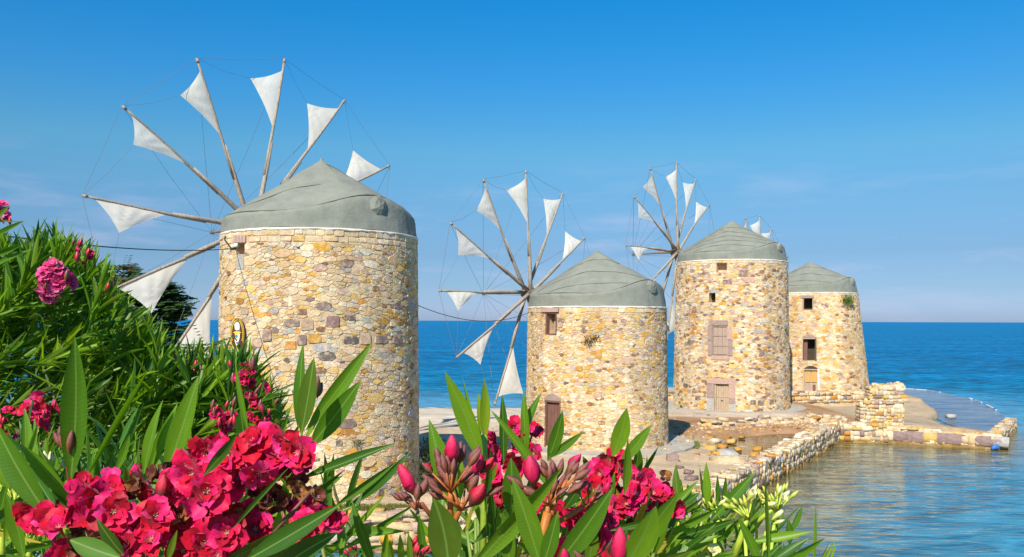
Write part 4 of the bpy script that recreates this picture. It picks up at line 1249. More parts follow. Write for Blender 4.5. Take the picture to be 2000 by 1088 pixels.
# tumbled wall above the pond
r = thing('rubble_wall', 'tumbled row of low rubble edging the pond towards the third mill', 'stone wall', (13, 48.5, -0.1), 'stone walls at the water')
it = wall_run(r, (10.2, 46.6), (18.6, 48.9), 0.6, -0.5, lambda u: 0.16 + 0.03 * u / 3 + 0.08 * math.sin(u * 2.1), 0.40, rw, 'frt', WW, None, 3.2)
for k in range(60):
    u = rw.random(); s_ = rw.uniform(0.15, 0.38)
    c = Vector((10.0 + 8.4 * u + rw.gauss(0, 0.3), 46.3 + 2.4 * u + rw.gauss(-0.35, 0.3), -0.12 + rw.uniform(-0.05, 0.08)))
    it.append((s_ * s_, Matrix.Translation(c) @ Matrix.Rotation(rw.uniform(0, 3), 4, 'Z') @ Matrix.Rotation(rw.uniform(-.4, .4), 4, 'X') @ Matrix.Diagonal((s_ * 1.3, s_, s_ * 0.7, 1)), rw.randrange(10), rw.choices(list(WW), list(WW.values()))[0], rw.randrange(3)))
place_blocks(r, it)
# ruined pillar
r = thing('ruined_pillar', 'ruined upright chunk of stone wall standing at the lagoon corner', 'ruined wall', (20.1, 48.0, -0.3))
it = wall_run(r, (19.85, 48.25), (21.35, 48.1), 0.9, -0.35, lambda u: 1.92 if u < 0.25 else (2.12 + 0.09 * math.sin(u * 9) - (0.14 if 0.7 < u < 1.0 else 0)), 0.25, rw, 'frtab',
     {'cream': 30, 'pale': 22, 'sand': 12, 'gold': 9, 'ochre': 5, 'pink': 8, 'rust': 2}, None, 1.3, 0.85)
wall_run(r, (19.35, 48.25), (19.95, 48.2), 0.85, -0.35, lambda u: 1.0 + u * 0.9, 0.27, rw, 'frta', WW, it, 1.5)
for k in range(14):
    s_ = rw.uniform(0.2, 0.4)
    it.append((s_ * s_, Matrix.Translation((19.1 + rw.uniform(-.35, .35), 47.9 + rw.uniform(-.2, .2), -0.15 + rw.uniform(0, .15))) @ Matrix.Rotation(rw.uniform(0, 3), 4, 'Z') @ Matrix.Diagonal((s_ * 1.4, s_, s_ * 0.7, 1)), rw.randrange(10), 'pale', 1))
place_blocks(r, it)
# plinth of the fourth mill
r = thing('stone_plinth', 'low stone plinth wall under the farthest windmill', 'stone wall', (21, 61, 0), 'stone walls at the water')
it = wall_run(r, (17.4, 60.3), (27.2, 62.5), 0.6, -0.1, lambda u: PZ + 0.03 * math.sin(u * 3), 0.34, rw, 'frt')
wall_run(r, (27.0, 62.4), (29.0, 69.0), 0.6, -0.6, lambda u: PZ - 0.03 * u, 0.36, rw, 'ft', WW, it)
place_blocks(r, it)
fan('plinth_top', [(17.6, 60.4), (27.0, 62.6), (28.8, 69), (20, 71), (17.2, 66)], PZ - 0.02, M['concrete'], thick=0.8)
# parapet between second and third mill
r = thing('parapet', 'short dark low wall in the gap between the second and third windmills', 'stone wall', (10.6, 61.5, 0), 'stone walls at the water')
it = wall_run(r, (7.2, 62.2), (13.0, 62.0), 0.5, -0.35, 0.42, 0.5, rw, 'frt', {'brown': 3, 'purple': 2, 'pink': 2, 'sand': 1})
place_blocks(r, it)
# retaining wall in front of the first mill
r = thing('retaining_wall', 'sunlit retaining wall of large pale boulders below the largest windmill', 'stone wall', (-3, 25.2, -1.4))
it = wall_run(r, (-10.5, 25.1), (4.6, 25.3), 0.9, -1.65, lambda u: 0.02 + 0.05 * math.sin(u * 0.9), 0.5, rw, 'ft', {'cream': 30, 'pale': 20, 'sand': 14, 'gold': 6, 'pink': 10, 'ochre': 3}, None, 1.9, 0.62)
place_blocks(r, it)

# round concrete base of the second mill, pad of the third
def disc(name, c, r0, z, thick, mat, seed, n=56, kind='structure'):
    rg = random.Random(seed)
    return fan(name, [(c[0] + (r0 + rg.uniform(-.05, .05)) * math.cos(2 * PI * i / n), c[1] + (r0 + rg.uniform(-.05, .05)) * math.sin(2 * PI * i / n)) for i in range(n)], z, mat, kind, thick)
disc('mill_pavement', (3.9, 40.0), 4.45, 0.10, 0.35, M['concrete'], 5)
disc('mill_pavement', (14.4, 57.2), 4.7, 0.045, 0.2, M['concrete'], 6)
mb = MB(); q = onz(1315, 898, 0.0); mb.box(q.x, q.y, 0.12, 0.46, 0.35, 0.30, None); o = mb.build('kerb_block', M['cut_purple'])
tag(o, 'squared purple stone block set in the edge of the round concrete base', 'stone block')
mod = o.modifiers.new('bevel', 'BEVEL'); mod.width = 0.03; mod.segments = 2

# loose stones
def loose(px, py, s_, z, key, label, group=None, flat=0.6, name='rock'):
    p = onz(px, py, z); o = link(name, block_mesh(rw.randrange(10), key, rw.randrange(3)), None)
    o.location = (p.x, p.y, z + s_ * flat * 0.22); o.rotation_euler = (rw.uniform(-.2, .2), rw.uniform(-.2, .2), rw.uniform(0, 6)); o.scale = (s_ * rw.uniform(1, 1.4), s_, s_ * flat)
    tag(o, label, 'rock', group); return o
loose(1425, 910, 1.15, -0.22, 'cream', 'big pale angular boulder at the near end of the pond', None, 0.55)
loose(1422, 893, 0.75, -0.32, 'grey', 'flat grey rock lying in the shallow pond')
loose(1481, 877, 0.42, -0.33, 'ochre', 'single bright orange stone lying in the pond')
loose(1858, 810, 0.42, -0.75, 'grey', 'rounded grey rock on the concrete apron beyond the pillar', None, 0.7)
for (a, b, s_) in ((1345, 852, .35), (1352, 860, .5), (1372, 848, .4), (1385, 858, .55), (1378, 868, .35), (1398, 862, .5), (1412, 872, .4), (1390, 876, .55), (1362, 872, .3), (1404, 888, .5), (1430, 862, .45), (1420, 853, .35), (1442, 876, .3),
                   (1366, 842, .3), (1400, 842, .4), (1427, 840, .35), (1450, 852, .3), (1388, 838, .25), (1340, 868, .3), (1380, 886, .3), (1436, 930, .45), (1455, 922, .5), (1470, 915, .45), (1402, 918, .3)):
    loose(a, b, s_ * 0.85, -0.2, rw.choice(['cream', 'ochre', 'gold', 'pale', 'sand', 'pink', 'rust']), 'loose stone scattered on the muddy margin of the pond', 'loose stones round the pond')
for (a, b, s_) in ((1347, 922, .3), (1352, 935, .35), (1375, 925, .2), (1330, 912, .2)):
    loose(a, b, s_, 0.0, 'purple', 'small dark stone on the pale ground by the round concrete base', 'dark stones by the round base')
a = onz(1430, 871, -0.34); b = onz(1476, 874, -0.34)
o = MB().tube([a + Vector((0, 0, .03)), a.lerp(b, .5) + Vector((0, 0, .06)), b + Vector((0, 0, .03))], [0.03, 0.035, 0.02], 6).build('driftwood_stick', M['driftwood'])
tag(o, 'thin bleached stick floating in the muddy pond', 'driftwood')
p = onz(1938, 872, SEA)
mb = MB(); mb.tube([p + Vector((-.18, -.35, 0.05)), p + Vector((-.1, -.35, .16)), p + Vector((.12, -.33, .18)), p + Vector((.2, -.33, .06))], [0.08, 0.13, 0.13, 0.07], 8)
tag(mb.build('blue_float', M['blue_plastic'], smooth=True), 'small bright blue float wedged at the foot of the sea wall end', 'float')

# ------------------------------------------------------------------ oval sign
a_, z_ = m1.at(469.5, 656)
sg = thing('oval_sign', 'oval brown sign with yellow rim lettering and a white emblem on the largest windmill', 'sign', m1.pt(a_, z_, 0.07))
nrm = (m1.pt(a_, z_, 1) - m1.pt(a_, z_, 0)).normalized(); right = Vector((-nrm.y, nrm.x, 0)).normalized()
SM = Matrix((( right.x, 0, nrm.x, 0), (right.y, 0, nrm.y, 0), (0, 1, 0, 0), (0, 0, 0, 1)))
SM = Matrix.Translation(sg.location) @ SM
SA, SB = 0.33, 0.50
def oval(a, b, z, n=40, cx=0, cy=0): return [Vector((cx + a * math.cos(2 * PI * i / n), cy + b * math.sin(2 * PI * i / n), z)) for i in range(n)]
def slab(name, ring, t, mat, parent=sg):
    n = len(ring); vs = [SM @ q for q in ring] + [SM @ (q + Vector((0, 0, t))) for q in ring]
    fs = [tuple(range(n, 2 * n))] + [(i, (i + 1) % n, n + (i + 1) % n, n + i) for i in range(n)]
    return MB().add(vs, fs).build(name, mat, parent)
slab('board', oval(SA, SB, 0.0), 0.04, M['sign_brown'])
mb = MB(); mb.tube([SM @ q for q in oval(SA, SB, 0.045) + [Vector((SA, 0, 0.045))]], 0.006, 5); mb.build('sign_border', M['sign_yellow'], sg)
word = 'OF CH'
k = 0
for i in range(30):
    an = rad(205) - i * rad(230) / 29; ca, sa = math.cos(an), math.sin(an)
    if 13 <= i <= 18:
        ch = {13: None, 14: 'O', 15: 'F', 16: None, 17: 'C', 18: 'H'}[i]
        if ch is None: continue
        cu = bpy.data.curves.new('letter', 'FONT'); cu.body = ch; cu.size = 0.10; cu.align_x = 'CENTER'; cu.align_y = 'CENTER'; cu.extrude = 0.004
        tmp = bpy.data.objects.new('tmp', cu); sc.collection.objects.link(tmp); bpy.context.view_layer.update()
        lm = bpy.data.meshes.new_from_object(tmp.evaluated_get(bpy.context.evaluated_depsgraph_get())); bpy.data.objects.remove(tmp)
        if not lm.materials: lm.materials.append(M['sign_yellow'])
        lo = link('letter', lm, sg)
        lo.matrix_basis = Matrix.Translation(-sg.location) @ SM @ Matrix.Translation((SA * 0.84 * ca, SB * 0.87 * sa, 0.046)) @ Matrix.Rotation(an - PI / 2, 4, 'Z')
    else:
        mb = MB(); Mx = SM @ Matrix.Translation((SA * 0.84 * ca, SB * 0.87 * sa, 0.046)) @ Matrix.Rotation(an - PI / 2, 4, 'Z')
        mb.box(-0.014, 0, 0, 0.012, 0.055, 0.008, Mx); mb.box(0.014, 0, 0, 0.012, 0.055, 0.008, Mx); mb.box(0, 0.012 * ((i % 3) - 1), 0, 0.03, 0.012, 0.008, Mx)
        mb.build('letter', M['sign_yellow'], sg)
slab('emblem_mill', [Vector((x, y, 0.042)) for x, y in ((-.13, .30), (-.07, .36), (0, .38), (.07, .35), (.11, .29), (.12, .20), (.10, .11), (.05, .16), (.04, .10), (0, .15), (-.03, .10), (-.06, .15), (-.1, .13))], 0.008, M['sign_white'])
slab('emblem_band', [Vector((x, y, 0.042)) for x, y in ((-.2, .05), (-.1, .09), (.1, .09), (.2, .05), (.12, .03), (.07, -.12), (0, -.18), (-.07, -.12), (-.12, .03))], 0.008, M['sign_yellow'])
slab('emblem_tail', [Vector((x, y, 0.042)) for x, y in ((-.12, -.15), (-.05, -.22), (.0, -.22), (.08, 0.0), (.13, .02), (.12, -.12), (.06, -.26), (-.02, -.36), (-.09, -.27))], 0.009, M['sign_white'])
slab('emblem_disc', oval(0.05, 0.05, 0.052, 16, -0.02, -0.06), 0.006, M['sign_blue'])

# ------------------------------------------------------------------ cables, lamp
def cable(pts, rr, label, name='power_cable'):
    mb = MB(); out = []
    for i in range(len(pts) - 1):
        a, b, sag = pts[i][0], pts[i + 1][0], pts[i][1]
        for k in range(24):
            t = k / 24; q = a.lerp(b, t); q.z -= sag * 4 * t * (1 - t); out.append(q)
    out.append(pts[-1][0]); mb.tube(out, rr, 5)
    return tag(mb.build(name, M['cable'], smooth=True), label, 'cable')
hook = m1.pt(*m1.at(461, 489), 0.06)
cable([(WP(-60, 458, 14), 0.16), (hook, 0)], 0.013, 'black power cable running from the left over the oleanders to the largest windmill')
cable([(m1.pt(rad(80), 6.1, 0.03), 0.45), (m2.pt(rad(-88), 5.95, 0.03), 0)], 0.013, 'thin dark cable slung between the first and second windmills')
hl = thing('wall_hook', 'curved dark cable hook and small white insulator by the slit of the largest windmill', 'hook', m1.pt(*m1.at(452, 478), 0.03))
p0 = [m1.pt(*m1.at(x, y), 0.05) for x, y in ((442, 465), (441, 472), (447, 480), (454, 489), (463, 487))]
MB().tube(p0, 0.022, 6).build('hook_arm', M['cable'], hl, smooth=True)
q = m1.pt(*m1.at(463, 483), 0.05); MB().tube([q - Vector((0, 0, .06)), q, q + Vector((0, 0, .07))], [0.05, 0.075, 0.05], 10).build('insulator', M['white_paint'], hl, smooth=True)

lp = WP(391, 720, 34.0)
lamp = thing('street_lamp', 'white lantern lamp post on the shore left of the largest windmill', 'lamp post', (lp.x, lp.y, 0.0))
b = Vector((lp.x, lp.y, 0)); top = WP(391, 640, 34).z
MB().tube([b, b + Vector((0, 0, 0.6)), Vector((b.x, b.y, top))], [0.06, 0.035, 0.03], 8).build('post', M['white_paint'], lamp, smooth=True)
for dx in (-0.10, 0.17):
    c = Vector((b.x + dx, b.y, top))
    MB().tube([c + Vector((0, 0, -0.02)), c + Vector((0, 0, 0.05)), c + Vector((0, 0, .18))], [0.07, 0.10, 0.11], 10).build('lantern', M['white_paint'], lamp, smooth=True)
    MB().tube([c + Vector((0, 0, .20)), c + Vector((0, 0, .27))], [0.16, 0.05], 12).build('lantern_cap', M['white_paint'], lamp)
MB().tube([Vector((b.x - .12, b.y, top - 0.01)), Vector((b.x + .2, b.y, top - .01))], 0.02, 6).build('cross_arm', M['white_paint'], lamp)

# ------------------------------------------------------------------ plants: leaf templates
def leaf_tpl(rows, curl, fold=0.28, twist=0.0, wpow=0.72, peak=0.86, zf=0.08):
    V = []; UV = []; F = []
    for i in range(rows + 1):
        t = i / rows; w = (math.sin(PI * min(1, t) ** peak)) ** wpow if 0 < t < 1 else 0.0
        if i == 0: w = 0.10
        tw = twist * t
        for k in (-1, 0, 1):
            x = k * 0.5 * w; z = abs(x) * fold
            V.append((x * math.cos(tw), t, (z + x * math.sin(tw)) * zf - curl * t * t)); UV.append((0.5 + 0.5 * k * max(w, 0.05), t))
    for i in range(rows):
        for k in range(2):
            a = i * 3 + k; F.append((a, a + 1, a + 4, a + 3))
    return np.array(V), np.array(F), np.array(UV)
# z of a template is in units of the leaf length for curl and of the width for fold; handled by separate scaling
def leaf_world(tpl, M_):
    V = tpl[0]; return V @ np.array(M_.to_3x3()).T + np.array(M_.translation)

def leaf_matrix(B, T, w, face, roll=0.0):
    """frame: Y from base B to tip T, Z near the direction face"""
    y = (T - B); Lg = y.length; y = y / Lg
    z = face - y * face.dot(y)
    if z.length < 1e-4: z = Vector((0, 0, 1)) - y * y.z
    z.normalize(); x = y.cross(z).normalized()
    R = Matrix((x, y, z)).transposed().to_4x4()
    if roll: R = R @ Matrix.Rotation(roll, 4, 'Y')
    return Matrix.Translation(B) @ R @ Matrix.Diagonal((w, Lg, Lg, 1))

GREENS = [(0.082, 0.200, 0.010), (0.125, 0.260, 0.011), (0.185, 0.330, 0.014), (0.045, 0.135, 0.012), (0.250, 0.360, 0.018), (0.105, 0.180, 0.016), (0.40, 0.34, 0.035)]
LEAFM = {}
def hero_leaf_mesh(c, g):
    k = (c, g)
    if k not in LEAFM:
        V, F, UV = leaf_tpl(14, (0.02, 0.10, -0.08, 0.2)[c], 0.55, (0.0, 0.5, -0.4, 0.3)[c], 0.92, 0.92, 0.18)
        V = V.copy(); 
        V[:, 0] += (0.015, -0.02, 0.03, -0.03)[c] * np.sin(V[:, 1] * PI) * 3
        me = mesh_np('leaf', V, F, np.array(GREENS[g]), UV); me.materials.append(M['leaf']); LEAFM[k] = me
    return LEAFM[k]

def set_child(o, root, Mx):
    o.parent = root; o.matrix_basis = Matrix.Translation(-Vector(root.location)) @ Mx

def hero_leaf(root, b, t, w, db, dt=None, roll=0.0, g=None, c=None, rng=random):
    dt = db if dt is None else dt
    B = WP(b[0], b[1], db); T = WP(t[0], t[1], dt); wd = w * (db + dt) / 2 / FPX * 1.0
    Mx = leaf_matrix(B, T, wd, Vector((0.1, -1, 0.25)).normalized(), roll)
    o = link('leaf', hero_leaf_mesh(rng.randrange(3) if c is None else c, rng.randrange(3) if g is None else g), None)
    set_child(o, root, Mx); return o

far_tpl = [leaf_tpl(5, c, 0.6, tw, 0.95, 0.95, 0.08) for c, tw in ((0.05, 0), (0.14, 0.3), (-0.06, -0.4), (0.22, 0.2))]
def shoot_leaves(rng, pos, up, n, Ll, wl, spread=(0.35, 1.1)):
    """whorled narrow leaves round a shoot tip: list of matrices"""
    out = []
    up = up.normalized(); a = up.orthogonal().normalized(); b = up.cross(a)
    for i in range(n):
        f = i / n; ang = i * 2.4 + rng.uniform(-.3, .3); sp = spread[0] + (spread[1] - spread[0]) * f + rng.uniform(-.15, .15)
        side = a * math.cos(ang) + b * math.sin(ang)
        d = up * math.cos(sp) + side * math.sin(sp)
        base = pos - up * (Ll * 0.9 * f); l = Ll * rng.uniform(0.7, 1.15) * (0.75 + 0.25 * f)
        T = base + d * l
        out.append(leaf_matrix(base, T, wl * rng.uniform(0.8, 1.15), (up * 1.0 - side * 0.2 + Vector((0, 0, 0.3)))))
    return out
def join_leaves(name, root, mats, tints, mat, kind='stuff', tpls=far_tpl, rng=random):
    Vs = []; Fs = []; Ts = []; Us = []; n = 0
    for i, Mx in enumerate(mats):
        tp = tpls[i % len(tpls)]
        Vs.append(leaf_world(tp, Mx)); Fs.append(tp[1] + n); Us.append(tp[2]); Ts.append(np.tile(tints[i], (len(tp[0]), 1))); n += len(tp[0])
    V = np.concatenate(Vs) - np.array(root.location)
    me = mesh_np(name, V, np.concatenate(Fs), np.concatenate(Ts), np.concatenate(Us))
    o = link(name, me, root, mat)
    if kind: o['kind'] = kind
    return o

# ------------------------------------------------------------------ petals, flowers, buds
def petal_tpl(seed, L_=1.0):
    rng = random.Random(seed); V = []; UV = []; F = []; nr, ncol = 6, 5
    p1 = rng.uniform(0, 6); p2 = rng.uniform(0, 6); cup = rng.uniform(0.15, 0.55); ruf = rng.uniform(0.05, 0.12)
    for i in range(nr + 1):
        t = i / nr; w = 0.16 + 0.84 * math.sin(PI * 0.5 * min(1, t * 1.25)) ** 1.3
        if t > 0.75: w *= math.sqrt(max(0.02, 1 - ((t - 0.75) / 0.27) ** 2))
        for k in range(ncol):
            u = k / (ncol - 1) - 0.5; x = u * w * 0.95
            y = t + 0.05 * math.cos(u * 7 + p1) * t
            z = cup * (u * w) ** 2 * 2.2 - cup * 0.5 * t * t + ruf * math.sin(u * 9 + p1) * t * t + ruf * 0.7 * math.sin(t * 8 + p2 + u * 5) * t
            V.append((x, y, z)); UV.append((u + 0.5, t))
    for i in range(nr):
        for k in range(ncol - 1):
            a = i * ncol + k; F.append((a, a + 1, a + ncol + 1, a + ncol))
    return np.array(V), np.array(F), np.array(UV)
PTPL = [petal_tpl(i) for i in range(6)]
PCOL = [(0.70, 0.001, 0.065), (0.62, 0.001, 0.028), (0.78, 0.006, 0.135), (0.40, 0.001, 0.022), (0.82, 0.03, 0.22)]
PINK = [(0.85, 0.05, 0.24), (0.88, 0.09, 0.33), (0.80, 0.03, 0.20), (0.85, 0.07, 0.28), (0.9, 0.14, 0.38)]
DRY = [(0.16, 0.035, 0.012), (0.32, 0.12, 0.02), (0.10, 0.02, 0.012), (0.22, 0.06, 0.02), (0.38, 0.18, 0.03)]
PM = {}
def petal_mesh(t, col, key):
    k = (t, key)
    if k not in PM:
        V, F, UV = PTPL[t]
        tn = np.tile(np.array(col), (len(V), 1)); th_ = V[:, 1:2]
        tn = tn * (0.75 + 0.35 * th_) + np.clip(0.22 - th_, 0, 1) * np.array([1.2, 0.8, 0.7])
        me = mesh_np('petal', V, F, np.clip(tn, 0, 0.9), UV); me.materials.append(M['petal']); PM[k] = me
    return PM[k]
CORE = {}
def core_mesh(cols):
    k = id(cols)
    if k not in CORE:
        mb = MB(); mb.tube([(0, 0, -0.6), (0, 0, -0.15), (0, 0, 0.1)], [0.05, 0.09, 0.16], 7, (0.45, 0.05, 0.06))
        for i in range(5):
            w = i * 1.257; mb.tube([(0, 0, 0.05), (0.12 * math.cos(w), 0.12 * math.sin(w), 0.32)], [0.03, 0.015], 4, (0.75, 0.5, 0.35))
        me = bpy.data.meshes.new('flower'); me.from_pydata(mb.v, [], mb.f)
        at = me.attributes.new('tint', 'FLOAT_COLOR', 'POINT'); at.data.foreach_set('color', np.array([(*q, 1) for q in mb.c], dtype=np.float32).ravel())
        me.materials.append(M['bud']); CORE[k] = me
    return CORE[k]

def petal_frames(rng, whorls):
    out = []
    for (n, open_, sc_, off) in whorls:
        for i in range(n):
            an = 2 * PI * i / n + off + rng.uniform(-.22, .22); op = open_ + rng.uniform(-.2, .2); s_ = sc_ * rng.uniform(0.85, 1.12)
            out.append(Matrix.Rotation(an, 4, 'Z') @ Matrix.Translation((0, 0.06, 0.02)) @ Matrix.Rotation(op, 4, 'X') @ Matrix.Rotation(rng.uniform(-.3, .3), 4, 'Y') @ Matrix.Diagonal((s_, s_, s_, 1)))
    return out
WH_OPEN = [(5, 0.30, 1.0, 0), (5, 0.75, 0.82, 0.6), (3, 1.15, 0.6, 0.2)]
WH_CUP = [(5, 0.85, 1.0, 0), (4, 1.15, 0.8, 0.6)]
WH_DRY = [(5, 1.0, 0.8, 0), (4, 0.4, 0.7, 0.5)]
def flower(root, pos, facing, size, rng, cols=PCOL, kind='open', name='flower', sub=True):
    Q = facing.to_track_quat('Z', 'Y').to_matrix().to_4x4() @ Matrix.Rotation(rng.uniform(0, 6), 4, 'Z')
    Mx = Matrix.Translation(pos) @ Q @ Matrix.Diagonal((size, size, size, 1))
    fo = link(name, core_mesh(cols), None); set_child(fo, root, Mx)
    wh = {'open': WH_OPEN, 'cup': WH_CUP, 'dry': WH_DRY}[kind]
    for F_ in petal_frames(rng, wh):
        ci = rng.choices(range(5), (5, 3, 4, 2, 2))[0]
        po = link('petal', petal_mesh(rng.randrange(6), cols[ci], (id(cols), ci)), fo); po.matrix_basis = F_
    return fo
def flower_joined(rng, cols, kind='open'):
    """one small far flower as arrays"""
    Vs = []; Fs = []; Ts = []; Us = []; n = 0
    for F_ in petal_frames(rng, {'open': WH_OPEN, 'cup': WH_CUP, 'dry': WH_DRY}[kind]):
        tp = PTPL[rng.randrange(6)]; Vs.append(leaf_world(tp, F_)); Fs.append(tp[1] + n); Us.append(tp[2]); n += len(tp[0])
        Ts.append(np.tile(np.array(cols[rng.randrange(5)]) * rng.uniform(0.7, 1.1), (len(tp[0]), 1)))
    me = mesh_np('flower', np.concatenate(Vs), np.concatenate(Fs), np.concatenate(Ts), np.concatenate(Us)); me.materials.append(M['petal']); return me
rq = random.Random(9)
SMALLF = [flower_joined(rq, PCOL, k) for k in ('open', 'cup', 'cup', 'dry')]
SMALLP = [flower_joined(rq, PINK, k) for k in ('open', 'cup', 'open')]
def small_cluster(root, center, R_, n, size, rng, meshes):
    for i in range(n):
        d = Vector((rng.gauss(0, 1), rng.gauss(0, 1) - 0.7, rng.gauss(0, 1) + 0.2)).normalized()
        p = center + d * R_ * rng.uniform(0.6, 1.0)
        o = link('flower', meshes[rng.randrange(len(meshes))], None); s_ = size * rng.uniform(0.8, 1.15)
        set_child(o, root, Matrix.Translation(p) @ d.to_track_quat('Z', 'Y').to_matrix().to_4x4() @ Matrix.Diagonal((s_, s_, s_, 1)))

def bud_mesh(name, tipc, basec, n=8, rows=9, open_=0.45, fat=0.185):
    mb = MB(); vs = []; fs = []; cs = []
    for i in range(rows + 1):
        t = i / rows; r = fat * math.sin(PI * min(1, (t * 0.93 + 0.05))) ** 0.75 * (1.0 if t > 0.3 else 0.75 + t * 0.8)
        for k in range(n):
            w = 2 * PI * k / n + t * 0.9; rr = r * (1 + 0.17 * math.cos(k * PI) * (t > 0.2))
            vs.append((rr * math.cos(w), rr * math.sin(w), t)); lim = open_ + 0.12 * (k % 2) - 0.06
            j = (0.62 + 0.38 * (k % 2)) * (0.85 + 0.3 * ((k * 7 + i * 3) % 5) / 5)
            cs.append(tuple(v * j for v in (tipc if t > lim else basec)))
    for i in range(rows):
        for k in range(n): fs.append((i * n + k, i * n + (k + 1) % n, (i + 1) * n + (k + 1) % n, (i + 1) * n + k))
    me = bpy.data.meshes.new(name); me.from_pydata(vs, [], fs)
    at = me.attributes.new('tint', 'FLOAT_COLOR', 'POINT'); at.data.foreach_set('color', np.array([(*q, 1) for q in cs], dtype=np.float32).ravel())
    me.polygons.foreach_set('use_smooth', [True] * len(me.polygons)); me.materials.append(M['bud']); return me
BUD_PINK = bud_mesh('bud', (0.78, 0.012, 0.10), (0.20, 0.035, 0.035), open_=0.25)
BUD_RED = bud_mesh('bud', (0.62, 0.008, 0.04), (0.20, 0.04, 0.035), open_=0.4)
SEPAL = bud_mesh('sepal', (0.22, 0.055, 0.05), (0.26, 0.09, 0.05), open_=0.6, fat=0.17)
BUD_YEL = bud_mesh('bud', (0.62, 0.62, 0.10), (0.36, 0.50, 0.04), open_=0.4, fat=0.16)
BUD_WHITE = bud_mesh('bud', (0.78, 0.74, 0.40), (0.55, 0.60, 0.10), open_=0.4, fat=0.17)
SEP_YEL = bud_mesh('sepal', (0.42, 0.52, 0.06), (0.25, 0.42, 0.05), open_=0.5, fat=0.15)
def bud(root, b, t, d, mesh, w=1.0, dt=None, name='bud'):
    B = WP(*b, d); T = WP(*t, dt or d); v = T - B; l = v.length
    o = link(name, mesh, None); set_child(o, root, Matrix.Translation(B) @ v.to_track_quat('Z', 'Y').to_matrix().to_4x4() @ Matrix.Diagonal((l * w, l * w, l, 1))); return o
def stem(root, pts, rr, col=(0.14, 0.22, 0.03), name='stem'):
    P_ = [WP(*p) for p in pts]; mb = MB(); mb.tube(P_, rr, 7, col); return mb.build(name, M['stem'], root, smooth=True)

# ------------------------------------------------------------------ the big oleander on the left
rb = random.Random(101)
def bank_z(y):
    t = min(1, max(0, (y - 1.5) / 11.5)); return -1.45 + 5.35 * (1 - t * t * (3 - 2 * t))
def env(px):
    """upper outline of the bush in photo pixels"""
    pts = [(-400, 380), (-60, 425), (30, 475), (90, 455), (150, 468), (205, 535), (250, 600), (300, 655), (350, 690), (400, 690), (440, 690), (480, 690), (520, 735), (560, 860), (600, 1000)]
    for (a, b), (c, d) in zip(pts, pts[1:]):
        if a <= px <= c: return b + (d - b) * (px - a) / (c - a)
    return 1000
bush = thing('oleander_bush', 'large green oleander bush filling the left edge, with scattered pink flower heads', 'bush', (-2.6, 5.4, bank_z(5.4)))
shoots = []
for k in range(1900):
    d = rb.uniform(4.1, 7.2); px = rb.uniform(-300, 540); top = env(px) + (d - 5) * 4
    py = top + 28 + abs(rb.gauss(0, 1)) * (90 if k < 500 else 260)
    if py > 1230: continue
    if px > 430 and py > 860 and rb.random() < 0.8: continue
    shoots.append((d, px, py))
mats = []; tin = []; imp = []
for (d, px, py) in shoots:
    pos = WP(px, py, d); depth_in = max(0, py - env(px))
    up = Vector((rb.gauss(0.85, 0.45), rb.gauss(-0.15, 0.35), 1.0 - min(0.6, depth_in / 400)))
    if depth_in < 60: up = Vector((rb.gauss(0.12, 0.25), rb.gauss(-0.1, 0.25), 1.0))
    ms = shoot_leaves(rb, pos, up, rb.randint(9, 13), rb.uniform(0.19, 0.28), rb.uniform(0.020, 0.028), (0.08, 0.80))
    g = np.array(GREENS[rb.choices(range(6), (5, 6, 5, 2, 2, 2))[0]])
    for m_ in ms:
        mats.append(m_); tin.append(g * rb.uniform(0.55, 1.35)); imp.append((d - 0.002 * (600 - depth_in) if 0 < px < 530 and py < 1088 else 99))
order = sorted(range(len(mats)), key=lambda i: imp[i])
near_tpl_mesh = {}
for j in order[:285]:
    gi = min(range(6), key=lambda q: abs(GREENS[q][1] - tin[j][1]))
    o = link('leaf', hero_leaf_mesh(rb.randrange(4), gi), None); set_child(o, bush, mats[j])
rest = order[285:]
join_leaves('leaves', bush, [mats[j] for j in rest], [tin[j] for j in rest], M['leaf'])
for k in range(46):
    px = rb.uniform(-250, 500); d = rb.uniform(4.2, 6.5); tp = WP(px, env(px) + rb.uniform(150, 420), d)
    b = Vector((-2.6 + rb.uniform(-1.2, 1.0), d + rb.uniform(-.3, .3), bank_z(d)))
    mid = b.lerp(tp, 0.5) + Vector((rb.uniform(-.2, .2), rb.uniform(-.2, .2), 0.1))
    MB().tube([b, mid, tp], [0.016, 0.010, 0.004], 6, (0.07, 0.09, 0.03)).build('stem', M['stem'], bush, smooth=True)
